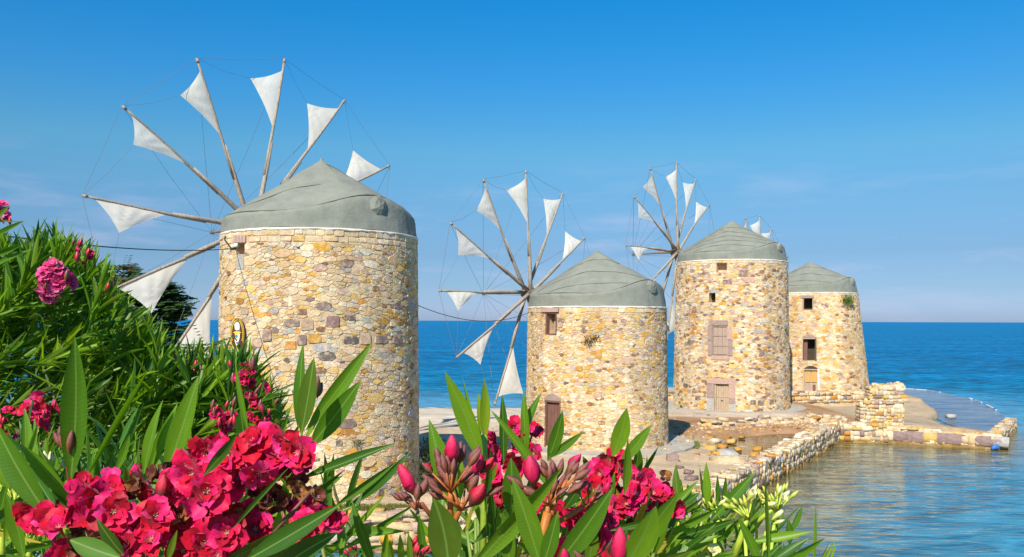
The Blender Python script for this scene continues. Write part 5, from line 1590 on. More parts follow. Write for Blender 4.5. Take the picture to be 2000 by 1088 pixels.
for (px, py, d, R_, n, s_, ms) in ((110, 553, 3.85, 0.075, 22, 0.036, SMALLP), (478, 742, 3.9, 0.06, 13, 0.026, SMALLF), (500, 770, 3.9, 0.05, 9, 0.026, SMALLF), (508, 812, 3.9, 0.05, 9, 0.026, SMALLF),
                                   (425, 822, 3.7, 0.05, 8, 0.024, SMALLF), (452, 832, 3.7, 0.05, 8, 0.024, SMALLF), (370, 735, 4.3, 0.045, 5, 0.022, SMALLF), (345, 738, 4.3, 0.03, 3, 0.02, SMALLF),
                                   (-8, 430, 3.2, 0.05, 7, 0.028, SMALLP), (205, 590, 4.6, 0.07, 6, 0.018, SMALLF), (165, 500, 4.1, 0.06, 5, 0.018, SMALLF), (20, 545, 4.6, 0.07, 5, 0.018, SMALLF),
                                   (75, 812, 2.6, 0.045, 8, 0.028, SMALLF), (22, 832, 2.6, 0.045, 6, 0.026, SMALLF), (105, 835, 2.7, 0.02, 2, 0.02, SMALLF)):
    small_cluster(bush, WP(px, py, d), R_, n, s_, rb, ms)
    bud_n = 5
    for k in range(bud_n):
        a, b = px + rb.uniform(-40, 40) * 3 / d, py + rb.uniform(-30, 30) * 3 / d
        bud(bush, (a, b), (a + rb.uniform(-8, 8), b - rb.uniform(12, 26)), d - 0.05, rb.choice([BUD_RED, SEPAL]))
for (b, t, w) in (((-20, 530), (55, 492), 12), ((-30, 512), (52, 480), 12), ((-30, 478), (54, 440), 9), ((-40, 440), (50, 438), 5), ((-25, 450), (18, 406), 12), ((-10, 600), (-2, 480), 14)):
    hero_leaf(bush, b, t, w, 3.1, 3.05, rb.uniform(-.4, .4), 0, rng=rb)

# ------------------------------------------------------------------ foreground oleander, crimson flowers (left)
rc = random.Random(202)
fl = thing('oleander', 'oleander in full crimson double bloom at the bottom left', 'flowering shrub', (-0.45, 1.25, bank_z(1.2)), 'oleanders nearest the viewer')
HL = [((140, 945), (153, 658), 48, 1.15, 0), ((325, 935), (387, 738), 42, 1.2, 1), ((283, 930), (311, 788), 26, 1.2, 1), ((290, 935), (345, 795), 22, 1.22, 1), ((95, 1010), (-22, 825), 54, 1.1, 0),
      ((140, 985), (45, 868), 30, 1.15, 1), ((140, 1000), (75, 880), 26, 1.18, 3), ((168, 945), (302, 722), 9, 1.25, 1), ((400, 932), (470, 846), 20, 0.95, 3), ((487, 852), (458, 712), 13, 1.2, 1),
      ((478, 868), (470, 805), 28, 1.25, 3), ((540, 880), (566, 812), 12, 1.25, 2), ((530, 878), (528, 822), 14, 1.25, 0), ((255, 965), (248, 912), 14, 1.1, 1), ((210, 935), (222, 890), 14, 1.2, 3),
      ((585, 842), (590, 672), 24, 1.35, 0), ((590, 848), (613, 700), 36, 1.3, 5), ((600, 842), (727, 670), 30, 1.38, 1), ((606, 876), (705, 745), 40, 1.36, 0), ((595, 868), (640, 790), 12, 1.4, 4),
      ((590, 938), (774, 866), 20, 1.1, 3), ((655, 992), (778, 903), 15, 1.05, 0), ((480, 1100), (665, 988), 40, 0.98, 3), ((420, 1110), (665, 990), 26, 1.02, 5), ((458, 1035), (565, 915), 10, 0.95, 3),
      ((545, 905), (548, 860), 12, 1.25, 1), ((735, 1110), (688, 980), 22, 1.25, 0), ((540, 1120), (655, 1044), 46, 1.0, 3), ((500, 1100), (640, 1040), 22, 1.1, 5), ((610, 1060), (660, 1005), 18, 1.3, 3),
      ((540, 1100), (548, 1000), 26, 1.15, 2), ((560, 1060), (585, 985), 18, 1.2, 1), ((500, 1080), (505, 990), 26, 1.25, 3), ((590, 1080), (700, 1010), 18, 1.4, 1), ((620, 1100), (690, 1042), 14, 1.5, 3),
      ((140, 1060), (240, 1095), 40, 0.9, 0), ((330, 1100), (348, 1040), 14, 1.0, 1), ((50, 1100), (20, 960), 30, 1.2, 1), ((20, 960), (-20, 880), 30, 1.3, 2), ((245, 1090), (190, 1020), 26, 1.0, 3),
      ((350, 940), (372, 860), 22, 1.3, 1), ((430, 915), (436, 850), 18, 1.3, 2), ((395, 915), (410, 852), 14, 1.3, 0), ((230, 925), (260, 850), 16, 1.35, 1), ((330, 920), (355, 862), 16, 1.25, 3)]
for (b, t, w, d, g) in HL: hero_leaf(fl, b, t, w, d, d - 0.02, rc.uniform(-.25, .25), g, rng=rc)
for k in range(150):
    px = rc.uniform(-40, 690); py = rc.uniform(985, 1110) if px > 120 else rc.uniform(930, 1110); d = rc.uniform(1.25, 1.7)
    an = rc.gauss(0, 0.7); l = rc.uniform(100, 190)
    hero_leaf(fl, (px, py), (px + math.sin(an) * l, py - math.cos(an) * l * 0.75), rc.uniform(11, 23), d, d - rc.uniform(-.1, .1), rc.uniform(-.9, .9), rc.choice([0, 1, 1, 3, 5, 2, 2, 6]), rng=rc)
FP = [(405, 885, 0), (450, 890, 0), (500, 870, 0), (545, 895, 0), (588, 885, 0), (600, 905, 1), (430, 925, 0), (470, 940, 0), (510, 925, 0), (385, 925, 1), (350, 950, 1), (375, 975, 0), (405, 965, 0), (310, 965, 1), (335, 990, 0), (285, 945, 1),
      (190, 975, 0), (215, 960, 0), (165, 960, 1), (225, 1005, 0), (180, 1005, 1), (95, 1020, 0), (120, 1040, 1), (70, 1005, 1), (272, 1035, 0), (240, 1040, 1), (305, 1015, 0), (300, 1060, 0), (250, 1075, 0), (330, 1045, 1), (365, 1030, 0), (390, 1010, 1),
      (360, 1075, 0), (405, 1060, 0), (445, 1045, 0), (460, 1070, 1), (430, 1090, 0), (140, 1090, 1), (190, 1100, 0), (555, 930, 1), (530, 960, 1), (580, 1005, 1), (615, 1010, 1), (635, 1000, 1), (600, 1030, 0), (640, 1030, 1), (490, 900, 1), (565, 865, 0), (450, 980, 1), (480, 1000, 1), (410, 1000, 1), (500, 1040, 1), (215, 1060, 1)]
cen = Vector((0, 0, 0))
for (px, py, k) in FP:
    d = rc.uniform(0.98, 1.10) + (0.06 if k else 0)
    fc = Vector((rc.gauss(0.0, 0.45), -1.0, rc.gauss(0.35, 0.4))).normalized()
    flower(fl, WP(px, py, d), fc, rc.uniform(0.021, 0.029), rc, PCOL, 'open' if k == 0 else 'cup')
for (px, py) in ((232, 985), (255, 960), (270, 950), (205, 1040), (180, 1055), (165, 1040), (225, 1070), (500, 960), (520, 985), (545, 965), (470, 1020), (560, 985), (440, 1010), (350, 1010), (590, 960), (310, 930), (335, 925), (620, 975), (585, 940), (150, 1070), (530, 1010), (385, 1045)):
    fc = Vector((rc.gauss(0, 0.6), -1.0, rc.gauss(0.1, 0.5))).normalized()
    flower(fl, WP(px, py, rc.uniform(1.03, 1.12)), fc, rc.uniform(0.014, 0.021), rc, DRY, 'dry', 'withered_flower')
for (b, t, d, ms, w) in (((615, 780), (622, 735), 1.36, SEPAL, 1), ((612, 780), (612, 742), 1.36, SEPAL, 1), ((620, 780), (630, 748), 1.37, SEPAL, 1), ((130, 890), (118, 838), 1.15, SEPAL, 1), ((132, 890), (128, 832), 1.15, SEPAL, 1.1), ((136, 890), (142, 842), 1.14, SEPAL, 1),
                         ((125, 880), (107, 850), 1.15, SEPAL, 1.2), ((560, 870), (553, 840), 1.3, SEPAL, 1), ((565, 870), (572, 846), 1.3, SEPAL, 1), ((335, 925), (322, 935), 1.1, BUD_RED, 1), ((318, 985), (322, 930), 1.05, BUD_RED, 1.2)):
    bud(fl, b, t, d, ms, w, name='bud')
stem(fl, [(142, 1000, 1.16), (136, 930, 1.16), (130, 885, 1.15)], 0.0028, (0.22, 0.05, 0.03))
stem(fl, [(570, 1010, 1.3), (575, 900, 1.33), (590, 840, 1.35)], 0.0042, (0.30, 0.40, 0.04))
stem(fl, [(480, 1100, 1.05), (540, 1040, 1.04), (620, 950, 1.04)], 0.0022, (0.12, 0.05, 0.03))
for k in range(26):
    px = rc.uniform(60, 640); d = rc.uniform(1.12, 1.25)
    stem(fl, [(px + rc.uniform(-60, 60), 1250, d), (px + rc.uniform(-20, 20), 1130, d), (px, rc.uniform(960, 1060), d)], 0.0026, rc.choice([(0.16, 0.2, 0.04), (0.2, 0.06, 0.03)]))
    
# ------------------------------------------------------------------ foreground oleander with buds (middle)
rd = random.Random(303)
fm = thing('oleander', 'oleander with tight pink buds and dark red stalks, between the two nearest windmills', 'flowering shrub', (0.0, 1.35, bank_z(1.3)), 'oleanders nearest the viewer')
HM = [((945, 905), (870, 722), 36, 1.3, 2), ((948, 862), (947, 735), 20, 1.35, 4), ((893, 1010), (845, 822), 44, 1.28, 1), ((1028, 900), (1026, 765), 18, 1.4, 1), ((1010, 870), (1056, 768), 20, 1.42, 0), ((1080, 960), (960, 800), 20, 1.2, 1),
      ((1072, 900), (1101, 798), 26, 1.35, 0), ((1070, 895), (1142, 842), 16, 1.35, 0), ((985, 905), (982, 770), 18, 1.32, 3), ((1000, 1010), (1000, 895), 42, 1.2, 0), ((1060, 1110), (1003, 935), 44, 1.05, 1), ((920, 1115), (1100, 903), 40, 1.08, 1),
      ((880, 1115), (848, 968), 66, 1.0, 5), ((1085, 1110), (1200, 952), 48, 1.05, 0), ((1062, 1110), (1092, 998), 32, 1.05, 0), ((1198, 890), (1226, 792), 34, 1.35, 2), ((1212, 905), (1274, 828), 24, 1.35, 1), ((1222, 965), (1224, 852), 20, 1.25, 1), 
      ((1240, 940), (1246, 866), 24, 1.4, 0), ((1222, 1110), (1280, 980), 62, 0.95, 2), ((1225, 1085), (1325, 952), 48, 1.15, 1), ((935, 900), (905, 738), 9, 1.36, 2), ((940, 850), (938, 770), 12, 1.36, 4), ((935, 862), (880, 780), 12, 1.4, 3), ((950, 1000), (958, 870), 14, 1.25, 3),
      ((925, 1000), (975, 900), 22, 1.3, 1), ((900, 980), (905, 895), 16, 1.35, 2), ((1000, 1110), (975, 985), 34, 1.2, 1), ((975, 1110), (960, 960), 30, 1.25, 3), ((1120, 1040), (1158, 945), 28, 1.3, 1), ((1100, 1000), (1150, 925), 22, 1.35, 3), ((1168, 960), (1140, 890), 22, 1.4, 3),
      ((1180, 1000), (1205, 925), 20, 1.35, 0), ((860, 900), (845, 845), 10, 1.45, 3), ((1250, 930), (1288, 870), 8, 1.4, 3), ((1020, 1000), (1045, 900), 16, 1.3, 0), ((930, 1060), (1010, 970), 22, 1.3, 3), ((805, 1110), (800, 1040), 12, 1.4, 1), ((715, 1110), (712, 1040), 10, 1.7, 1),
      ((768, 1110), (764, 1052), 12, 1.7, 2), ((785, 1110), (783, 1040), 14, 1.6, 4), ((750, 1110), (757, 1030), 14, 1.7, 2), ((830, 1100), (822, 1000), 16, 1.5, 0), ((1290, 1010), (1300, 950), 16, 1.5, 3), ((1180, 1110), (1230, 1030), 30, 1.2, 3), ((1150, 1110), (1165, 1020), 26, 1.25, 1),
      ((1320, 1000), (1298, 1040), 20, 1.4, 3), ((1195, 1035), (1300, 1008), 14, 1.2, 3)]
for (b, t, w, d, g) in HM: hero_leaf(fm, b, t, w, d, d - 0.02, rd.uniform(-.25, .25), g, rng=rd)
for k in range(120):
    px = rd.uniform(840, 1310); py = rd.uniform(1030, 1130); d = rd.uniform(1.35, 1.8); an = rd.gauss(0, 0.6); l = rd.uniform(90, 170)
    if px < 900 and rd.random() < .6: continue
    hero_leaf(fm, (px, py), (px + math.sin(an) * l, py - math.cos(an) * l * 0.8), rd.uniform(10, 20), d, d - rd.uniform(-.1, .1), rd.uniform(-.9, .9), rd.choice([0, 1, 1, 3, 5, 2, 2, 6]), rng=rd)
for k in range(34):
    px = rd.uniform(1020, 1330); py = rd.uniform(985, 1050); d = rd.uniform(1.45, 1.7); an = rd.gauss(0, 0.8); l = rd.uniform(70, 130)
    hero_leaf(fm, (px, py), (px + math.sin(an) * l, py - math.cos(an) * l * 0.8), rd.uniform(12, 22), d, d, rd.uniform(-.9, .9), rd.choice([1, 3, 3, 5]), rng=rd)
FM = [(1003, 838, 0, 1.4), (960, 858, 1, 1.42), (985, 880, 1, 1.45), (1020, 870, 1, 1.42), (1040, 850, 1, 1.45), (965, 890, 1, 1.4), (1045, 885, 1, 1.4), (1010, 905, 1, 1.38), (960, 930, 1, 1.3), (975, 955, 0, 1.3), (1000, 960, 1, 1.35),
      (1183, 905, 1, 1.38), (1215, 915, 1, 1.36), (1205, 890, 1, 1.42), (1240, 945, 1, 1.33), (1262, 935, 0, 1.36), (1285, 945, 1, 1.38), (1275, 965, 1, 1.35), (1305, 970, 1, 1.4), (1300, 990, 1, 1.38), (1175, 925, 0, 1.35), (1190, 945, 1, 1.38),
      (1225, 985, 0, 1.3), (1205, 990, 1, 1.32), (1165, 1000, 0, 1.28), (1185, 1020, 0, 1.28), (1150, 1035, 1, 1.28), (1130, 1010, 1, 1.26), (1200, 1075, 0, 1.2), (1160, 960, 1, 1.33), (1245, 965, 0, 1.3), (1090, 1010, 1, 1.35), (1320, 985, 1, 1.4), (1175, 1050, 0, 1.25), (1140, 1065, 1, 1.3), (1045, 1000, 1, 1.4), (1060, 965, 1, 1.42), (1110, 1080, 1, 1.2), (1290, 1000, 1, 1.4), (1210, 1060, 1, 1.3)]
for (px, py, k, d) in FM:
    fc = Vector((rd.gauss(0.0, 0.45), -1.0, rd.gauss(0.35, 0.4))).normalized()
    flower(fm, WP(px, py, d), fc, rd.uniform(0.020, 0.028) * (1.0 if d < 1.35 else 0.95), rd, PCOL, 'open' if k == 0 else 'cup')
for (px, py) in ((1180, 895), (1165, 905), (1210, 960), (1195, 965), (1225, 1000), (1240, 1020), (960, 975), (975, 985), (1290, 1040), (1285, 1025), (1300, 930), (1250, 975), (1230, 930)):
    flower(fm, WP(px, py, rd.uniform(1.3, 1.42)), Vector((rd.gauss(0, 0.6), -1.0, rd.gauss(0.1, 0.5))).normalized(), rd.uniform(0.012, 0.018), rd, DRY, 'dry', 'withered_flower')
# bud heads: (bud base, bud tip, mesh, relative width)
BM = [((885, 905), (884, 850), BUD_PINK, 1.3, 1.12), ((812, 968), (782, 908), BUD_PINK, 1.1, 1.08), ((920, 990), (948, 945), BUD_RED, 1.3, 1.1), ((925, 930), (942, 886), BUD_PINK, 1.1, 1.12), ((940, 925), (966, 893), BUD_RED, 1.0, 1.13), ((846, 925), (832, 905), BUD_RED, 1.2, 1.13),
      ((1045, 950), (1036, 889), BUD_PINK, 1.2, 1.12), ((1110, 915), (1136, 886), BUD_PINK, 1.1, 1.15), ((1182, 965), (1192, 940), BUD_PINK, 1.2, 1.2), ((1212, 1105), (1214, 1028), BUD_PINK, 1.1, 0.95), ((1108, 1108), (1104, 1070), BUD_PINK, 1.1, 1.0), ((1180, 970), (1150, 1000), SEPAL, 1, 1.2)]
for (b, t, ms, w, d) in BM: bud(fm, b, t, d, ms, w, dt=d - 0.01)
def bud_head(root, cx, cy, d, n, spread, ln, mesh, rng, stemcol=(0.30, 0.07, 0.03), foot=None, rr=0.0035):
    for k in range(n):
        an = rng.uniform(-1.25, 1.25); r0 = rng.uniform(0.2, 1.0) * spread
        bx, by = cx + math.sin(an) * r0, cy - math.cos(an) * r0 * 0.8; l = ln * rng.uniform(0.7, 1.2)
        dd = d + rng.uniform(-.03, .03)
        bud(root, (bx, by), (bx + math.sin(an * 0.9) * l, by - math.cos(an * 0.9) * l), dd, mesh, rng.uniform(0.9, 1.25), name='bud')
        MB().tube([WP(cx, cy + 12, d), WP((bx + cx) / 2, (by + cy) / 2 + 6, (d + dd) / 2), WP(bx, by, dd)], [rr * 0.5, rr * 0.4, rr * 0.35], 5, stemcol).build('stalk', M['stem'], root, smooth=True)
    if foot: MB().tube([WP(foot[0], foot[1], d + 0.02), WP((foot[0] + cx) / 2, (foot[1] + cy) / 2, d + 0.01), WP(cx, cy, d)], [rr * 1.4, rr * 1.1, rr * 0.8], 8, stemcol).build('stem', M['stem'], root, smooth=True)
OR = (0.42, 0.13, 0.03)
bud_head(fm, 882, 950, 1.12, 15, 62, 40, SEPAL, rd, OR, (882, 1040))
bud_head(fm, 905, 985, 1.12, 12, 60, 38, SEPAL, rd, OR, (884, 1035))
bud_head(fm, 815, 985, 1.08, 6, 26, 36, SEPAL, rd, (0.22, 0.06, 0.03), (826, 990), 0.003)
bud_head(fm, 1075, 975, 1.13, 13, 60, 42, SEPAL, rd, OR, (1058, 1080))
bud_head(fm, 1095, 950, 1.13, 8, 60, 38, SEPAL, rd, OR, (1062, 1060))
bud_head(fm, 1150, 985, 1.2, 8, 30, 28, SEPAL, rd, OR, (1090, 1020), 0.003)
bud_head(fm, 812, 1095, 1.45, 9, 30, 28, BUD_RED, rd, (0.22, 0.06, 0.03)); bud_head(fm, 700, 1095, 1.7, 8, 26, 24, BUD_RED, rd, (0.2, 0.05, 0.03))
bud_head(fm, 1150, 1100, 1.05, 8, 40, 30, SEPAL, rd, OR)
stem(fm, [(826, 985, 1.09), (845, 1010, 1.12), (880, 1040, 1.14)], 0.003, (0.25, 0.07, 0.03))
stem(fm, [(878, 1200, 1.15), (885, 1100, 1.14), (884, 1030, 1.13)], 0.0062, (0.45, 0.13, 0.02)); stem(fm, [(1040, 1200, 1.15), (1050, 1100, 1.14), (1058, 1060, 1.13), (1072, 1000, 1.13)], 0.006, (0.45, 0.15, 0.02))
stem(fm, [(945, 1120, 1.34), (948, 960, 1.35), (947, 850, 1.35)], 0.0055, (0.28, 0.42, 0.04))
for k in range(18):
    px = rd.uniform(880, 1300); d = rd.uniform(1.3, 1.5)
    stem(fm, [(px + rd.uniform(-60, 60), 1250, d), (px + rd.uniform(-20, 20), 1120, d), (px, rd.uniform(960, 1060), d)], 0.003, (0.16, 0.24, 0.04))

# ------------------------------------------------------------------ pale-flowered oleander (right)
re_ = random.Random(404)
fr = thing('oleander', 'oleander with yellow-green stalks and creamy white flowers at the edge of the lagoon', 'flowering shrub', (0.75, 1.9, bank_z(1.9)), 'oleanders nearest the viewer')
HR = [((1385, 990), (1382, 902), 16, 1.8, 2), ((1412, 985), (1416, 925), 14, 1.8, 1), ((1403, 985), (1402, 922), 9, 1.8, 0), ((1395, 1010), (1476, 920), 22, 1.75, 0), ((1390, 1015), (1468, 945), 18, 1.8, 3), ((1330, 995), (1331, 930), 12, 1.9, 0), ((1350, 980), (1347, 945), 14, 1.9, 3), ((1378, 985), (1368, 910), 6, 1.85, 3),
      ((1492, 1110), (1437, 998), 20, 1.55, 1), ((1503, 1110), (1484, 915), 11, 1.5, 1), ((1470, 1055), (1588, 1034), 18, 1.6, 2), ((1510, 1110), (1612, 1042), 22, 1.55, 1), ((1500, 1100), (1582, 1048), 20, 1.6, 3), ((1320, 1050), (1442, 1008), 24, 1.6, 3), ((1280, 1110), (1402, 1042), 32, 1.45, 1), ((1260, 1110), (1358, 1068), 26, 1.4, 5),
      ((1330, 1060), (1375, 975), 18, 1.7, 1), ((1545, 1060), (1542, 1010), 16, 1.9, 0), ((1330, 990), (1370, 960), 14, 1.8, 3), ((1300, 1010), (1375, 985), 8, 1.7, 3), ((1590, 1110), (1598, 985), 5, 1.6, 2), ((1602, 1110), (1634, 1050), 6, 1.7, 4), ((1612, 1110), (1638, 1062), 5, 1.7, 4), ((1598, 1110), (1622, 1052), 5, 1.7, 4),
      ((1420, 1090), (1500, 1085), 10, 1.5, 3), ((1400, 1060), (1450, 1000), 14, 1.75, 0), ((1430, 1110), (1470, 1010), 18, 1.8, 3), ((1450, 1060), (1500, 985), 14, 1.9, 1), ((1520, 1110), (1500, 1020), 14, 1.8, 0), ((1340, 1110), (1440, 1078), 20, 1.5, 0), ((1480, 1110), (1530, 1060), 16, 1.7, 3)]
for (b, t, w, d, g) in HR: hero_leaf(fr, b, t, w, d, d - 0.02, re_.uniform(-.3, .3), g, rng=re_)
for k in range(100):
    px = re_.uniform(1290, 1545); py = re_.uniform(1040, 1150); d = re_.uniform(1.75, 2.3); an = re_.gauss(0.2, 0.6); l = re_.uniform(60, 110)
    hero_leaf(fr, (px, py), (px + math.sin(an) * l, py - math.cos(an) * l * 0.8), re_.uniform(7, 14), d, d - re_.uniform(-.1, .1), re_.uniform(-.9, .9), re_.choice([0, 1, 2, 2, 5, 4]), rng=re_)
YG = (0.40, 0.50, 0.05)
bud_head(fr, 1465, 1000, 1.7, 14, 45, 24, BUD_YEL, re_, YG, (1435, 1090), 0.0055)
bud_head(fr, 1520, 985, 1.7, 14, 34, 22, BUD_YEL, re_, YG, (1475, 1020), 0.004)
bud_head(fr, 1412, 1005, 1.8, 12, 40, 22, BUD_YEL, re_, YG, (1375, 1075), 0.005)
bud_head(fr, 1365, 1045, 1.8, 12, 40, 22, SEP_YEL, re_, YG, (1345, 1110), 0.005)
bud_head(fr, 1325, 1050, 1.75, 10, 40, 22, BUD_YEL, re_, YG, (1310, 1110), 0.005)
for (b, t, w) in (((1494, 985), (1520, 978), 1.2), ((1510, 1012), (1535, 990), 1.0), ((1512, 1020), (1535, 1012), 1.0), ((1462, 975), (1480, 945), 1.3), ((1470, 980), (1472, 950), 1.3), ((1528, 970), (1545, 955), 1.4), ((1520, 965), (1528, 945), 1.2), ((1285, 1052), (1285, 1028), 1.5), ((1310, 1062), (1316, 1045), 1.3), ((1405, 985), (1420, 972), 1.2)):
    bud(fr, b, t, 1.65, BUD_WHITE, w)
WHT = [(0.78, 0.78, 0.66)] * 5
WHT = [(0.76, 0.76, 0.42), (0.80, 0.80, 0.6), (0.70, 0.72, 0.25), (0.8, 0.8, 0.6), (0.66, 0.70, 0.22)]
for (px, py, s_) in ((1531, 968, 0.008), (1472, 958, 0.007), (1395, 1074, 0.015), (1380, 1094, 0.015), (1286, 1042, 0.010), (1412, 1094, 0.012)):
    flower(fr, WP(px, py, 1.62), Vector((re_.gauss(0.2, .3), -1, re_.gauss(.5, .3))).normalized(), s_, re_, WHT, 'cup')
for k in range(14):
    px = re_.uniform(1310, 1520); d = re_.uniform(1.7, 2.0)
    stem(fr, [(px + re_.uniform(-80, 20), 1250, d), (px + re_.uniform(-20, 10), 1130, d), (px, re_.uniform(1010, 1070), d)], 0.0035, YG)

# pale oleander shoots low at the left edge
fy = thing('oleander', 'yellow-green oleander shoots with unopened buds at the lower left corner', 'flowering shrub', (-1.0, 1.75, bank_z(1.7)), 'oleanders nearest the viewer')
bud_head(fy, 30, 985, 1.6, 16, 70, 30, BUD_YEL, re_, YG, (40, 1110), 0.0045); bud_head(fy, 60, 1060, 1.6, 12, 60, 30, SEP_YEL, re_, YG, (60, 1120), 0.0045)
bud_head(fy, 105, 930, 1.65, 6, 30, 26, BUD_WHITE, re_, YG, (85, 1010), 0.004); bud_head(fy, 5, 1040, 1.6, 10, 60, 28, BUD_YEL, re_, YG, (10, 1110), 0.0045)
for k in range(70):
    px = re_.uniform(-60, 170); py = re_.uniform(980, 1130); d = re_.uniform(1.7, 2.3); an = re_.gauss(0.1, 0.7); l = re_.uniform(60, 120)
    hero_leaf(fy, (px, py), (px + math.sin(an) * l, py - math.cos(an) * l), re_.uniform(7, 15), d, d, re_.uniform(-.9, .9), re_.choice([4, 4, 2, 2, 1, 6]), rng=re_)

# filler growth behind the nearest shrubs, low on the bank
fb = thing('oleander_bush', 'low dark oleander growth on the bank behind the crimson flowers', 'bush', (-0.6, 2.6, bank_z(2.6)))
mats = []; tin = []
for k in range(260):
    d = rb.uniform(2.0, 3.4); px = rb.uniform(-250, 560); py = rb.uniform(880 if px < 420 else 1000, 1230)
    g = np.array(GREENS[rb.choice([0, 1, 3, 3, 5])])
    for m_ in shoot_leaves(rb, WP(px, py, d), Vector((rb.gauss(.2, .4), rb.gauss(-.2, .4), 1)), 10, 0.17, 0.018): mats.append(m_); tin.append(g * rb.uniform(.8, 1.2))
join_leaves('leaves', fb, mats, tin, M['leaf'])
for k in range(10):
    px = rb.uniform(-200, 500); d = rb.uniform(2.2, 3.2); q = WP(px, 1050, d)
    MB().tube([Vector((q.x, q.y, bank_z(d))), q], [0.012, 0.006], 6, (0.12, 0.11, 0.05)).build('stem', M['stem'], fb, smooth=True)

# ------------------------------------------------------------------ distant greenery
def frond_tree(name, label, base, crown_c, rx, rz, nfr, seed, cat='tree', lf=0.16, tints=((0.035, 0.085, 0.03), (0.05, 0.11, 0.03), (0.03, 0.07, 0.035))):
    """feathery compound leaves held in level tiers"""
    rg = random.Random(seed); root = thing(name, label, cat, base)
    B = Vector(base); C = Vector(crown_c)
    MB().tube([B, B.lerp(C, .5) + Vector((.1, 0, 0)), C], [0.14, 0.1, 0.05], 8, (0.14, 0.1, 0.07)).build('trunk', M['stem'], root, smooth=True)
    mats = []; tin = []; tl = far_tpl
    for k in range(9):
        an = rg.uniform(0, 6.28); e_ = C + Vector((math.cos(an) * rx * .8, math.sin(an) * rx * .6, rg.uniform(-.6, .6) * rz)); 
        MB().tube([B.lerp(C, rg.uniform(.5, .95)), e_], [0.045, 0.012], 6, (0.14, 0.1, 0.07)).build('limb', M['stem'], root, smooth=True)
    for k in range(nfr):
        an = rg.uniform(0, 6.28); el = rg.uniform(-1, 1); rr = math.sqrt(max(0, 1 - el * el)) * rg.uniform(0.25, 1.0)
        p = C + Vector((math.cos(an) * rr * rx, math.sin(an) * rr * rx * 0.8, el * rz))
        d = Vector((math.cos(an) + rg.gauss(0, .3), math.sin(an) + rg.gauss(0, .3), rg.uniform(-0.1, 0.35))).normalized(); Lf = rg.uniform(0.5, 0.8)
        t_ = np.array(tints[rg.randrange(3)]); side = d.cross(Vector((0, 0, 1))).normalized()
        for j in range(7):
            q = p + d * (Lf * j / 7)
            for sg_ in (-1, 1):
                T = q + side * sg_ * lf * 1.1 + d * lf * 0.45 - Vector((0, 0, 0.03))
                mats.append(leaf_matrix(q, T, lf * 0.62, Vector((0, -0.5, 1)))); tin.append(t_ * rg.uniform(.7, 1.35))
    o = join_leaves('crown', root, mats, tin, M['leaf'])
    return root
c = WP(292, 622, 35); frond_tree('feathery_tree', 'feathery dark green tree behind the lowest tattered sail of the largest windmill', (c.x, 35, 0.0), c, 1.35, 1.45, 620, 5, lf=0.2)
c = WP(238, 552, 37); frond_tree('feathery_tree', 'smaller feathery tree with reddish tips just above the oleander leaves', (c.x, 37, 0), c, 1.0, 0.55, 170, 6, tints=((0.05, 0.10, 0.03), (0.11, 0.06, 0.03), (0.04, 0.08, 0.03)))
c = WP(405, 730, 26); frond_tree('feathery_tree', 'low feathery green plant between the bush and the foot of the largest windmill', (c.x, 26, 0), c, 0.75, 0.9, 90, 7)

def bushlet(name, label, pos, R_, n, lf, seed, cat='plant', tint=((0.05, 0.1, 0.02), (0.1, 0.15, 0.03), (0.14, 0.13, 0.04)), flat=0.8, nrm=None):
    rg = random.Random(seed); root = thing(name, label, cat, pos); P0 = Vector(pos); mats = []; tin = []
    for k in range(n):
        d = Vector((rg.gauss(0, 1), rg.gauss(0, 1), abs(rg.gauss(0, 1)) * flat)).normalized()
        if nrm is not None and d.dot(nrm) < 0: d = -d
        q = P0 + Vector((d.x * R_, d.y * R_, d.z * R_ * flat)) * rg.uniform(0.2, 1)
        e_ = (d + Vector((rg.gauss(0, .5), rg.gauss(0, .5), rg.gauss(.2, .5)))).normalized()
        mats.append(leaf_matrix(q, q + e_ * lf * rg.uniform(.6, 1.3), lf * 0.4, Vector((rg.gauss(0, 1), -1, 1)))); tin.append(np.array(tint[rg.randrange(3)]) * rg.uniform(.7, 1.2))
    join_leaves('foliage', root, mats, tin, M['leaf'])
    for k in range(5):
        d = Vector((rg.gauss(0, 1), rg.gauss(0, 1), abs(rg.gauss(0, 1)))).normalized()
        if nrm is not None and d.dot(nrm) < 0: d = -d
        MB().tube([P0, P0 + d * R_ * .8], [lf * 0.08, lf * 0.04], 5, (0.12, 0.09, 0.05)).build('twig', M['stem'], root)
    return root
def wall_plant(mill, px, py, R_, n, lf, label, seed, **kw):
    a, z = mill.at(px, py); nr = (mill.pt(a, z, 1) - mill.pt(a, z, 0)); bushlet('wall_plant', label, mill.pt(a, z, 0.0), R_, n, lf, seed, nrm=nr, **kw)
wall_plant(m1, 698, 866, 0.16, 60, 0.07, 'small green weed growing from the face of the largest windmill', 1)
wall_plant(m2, 1150, 664, 0.26, 130, 0.08, 'dry olive tuft growing from a crack in the second windmill', 2, tint=((0.08, 0.08, 0.03), (0.12, 0.1, 0.04), (0.2, 0.12, 0.05)))
wall_plant(m2, 1163, 660, 0.2, 60, 0.08, 'reddish dry sprig beside the olive tuft on the second windmill', 12, tint=((0.12, 0.08, 0.03), (0.2, 0.1, 0.04), (0.2, 0.12, 0.05)))
wall_plant(m4, 1652, 582, 0.55, 420, 0.11, 'bright green caper bush high on the farthest windmill', 3, tint=((0.05, 0.15, 0.02), (0.08, 0.2, 0.02), (0.1, 0.17, 0.03)))
wall_plant(m3, 1533, 640, 0.16, 50, 0.08, 'tiny green weed halfway up the right side of the third windmill', 4)
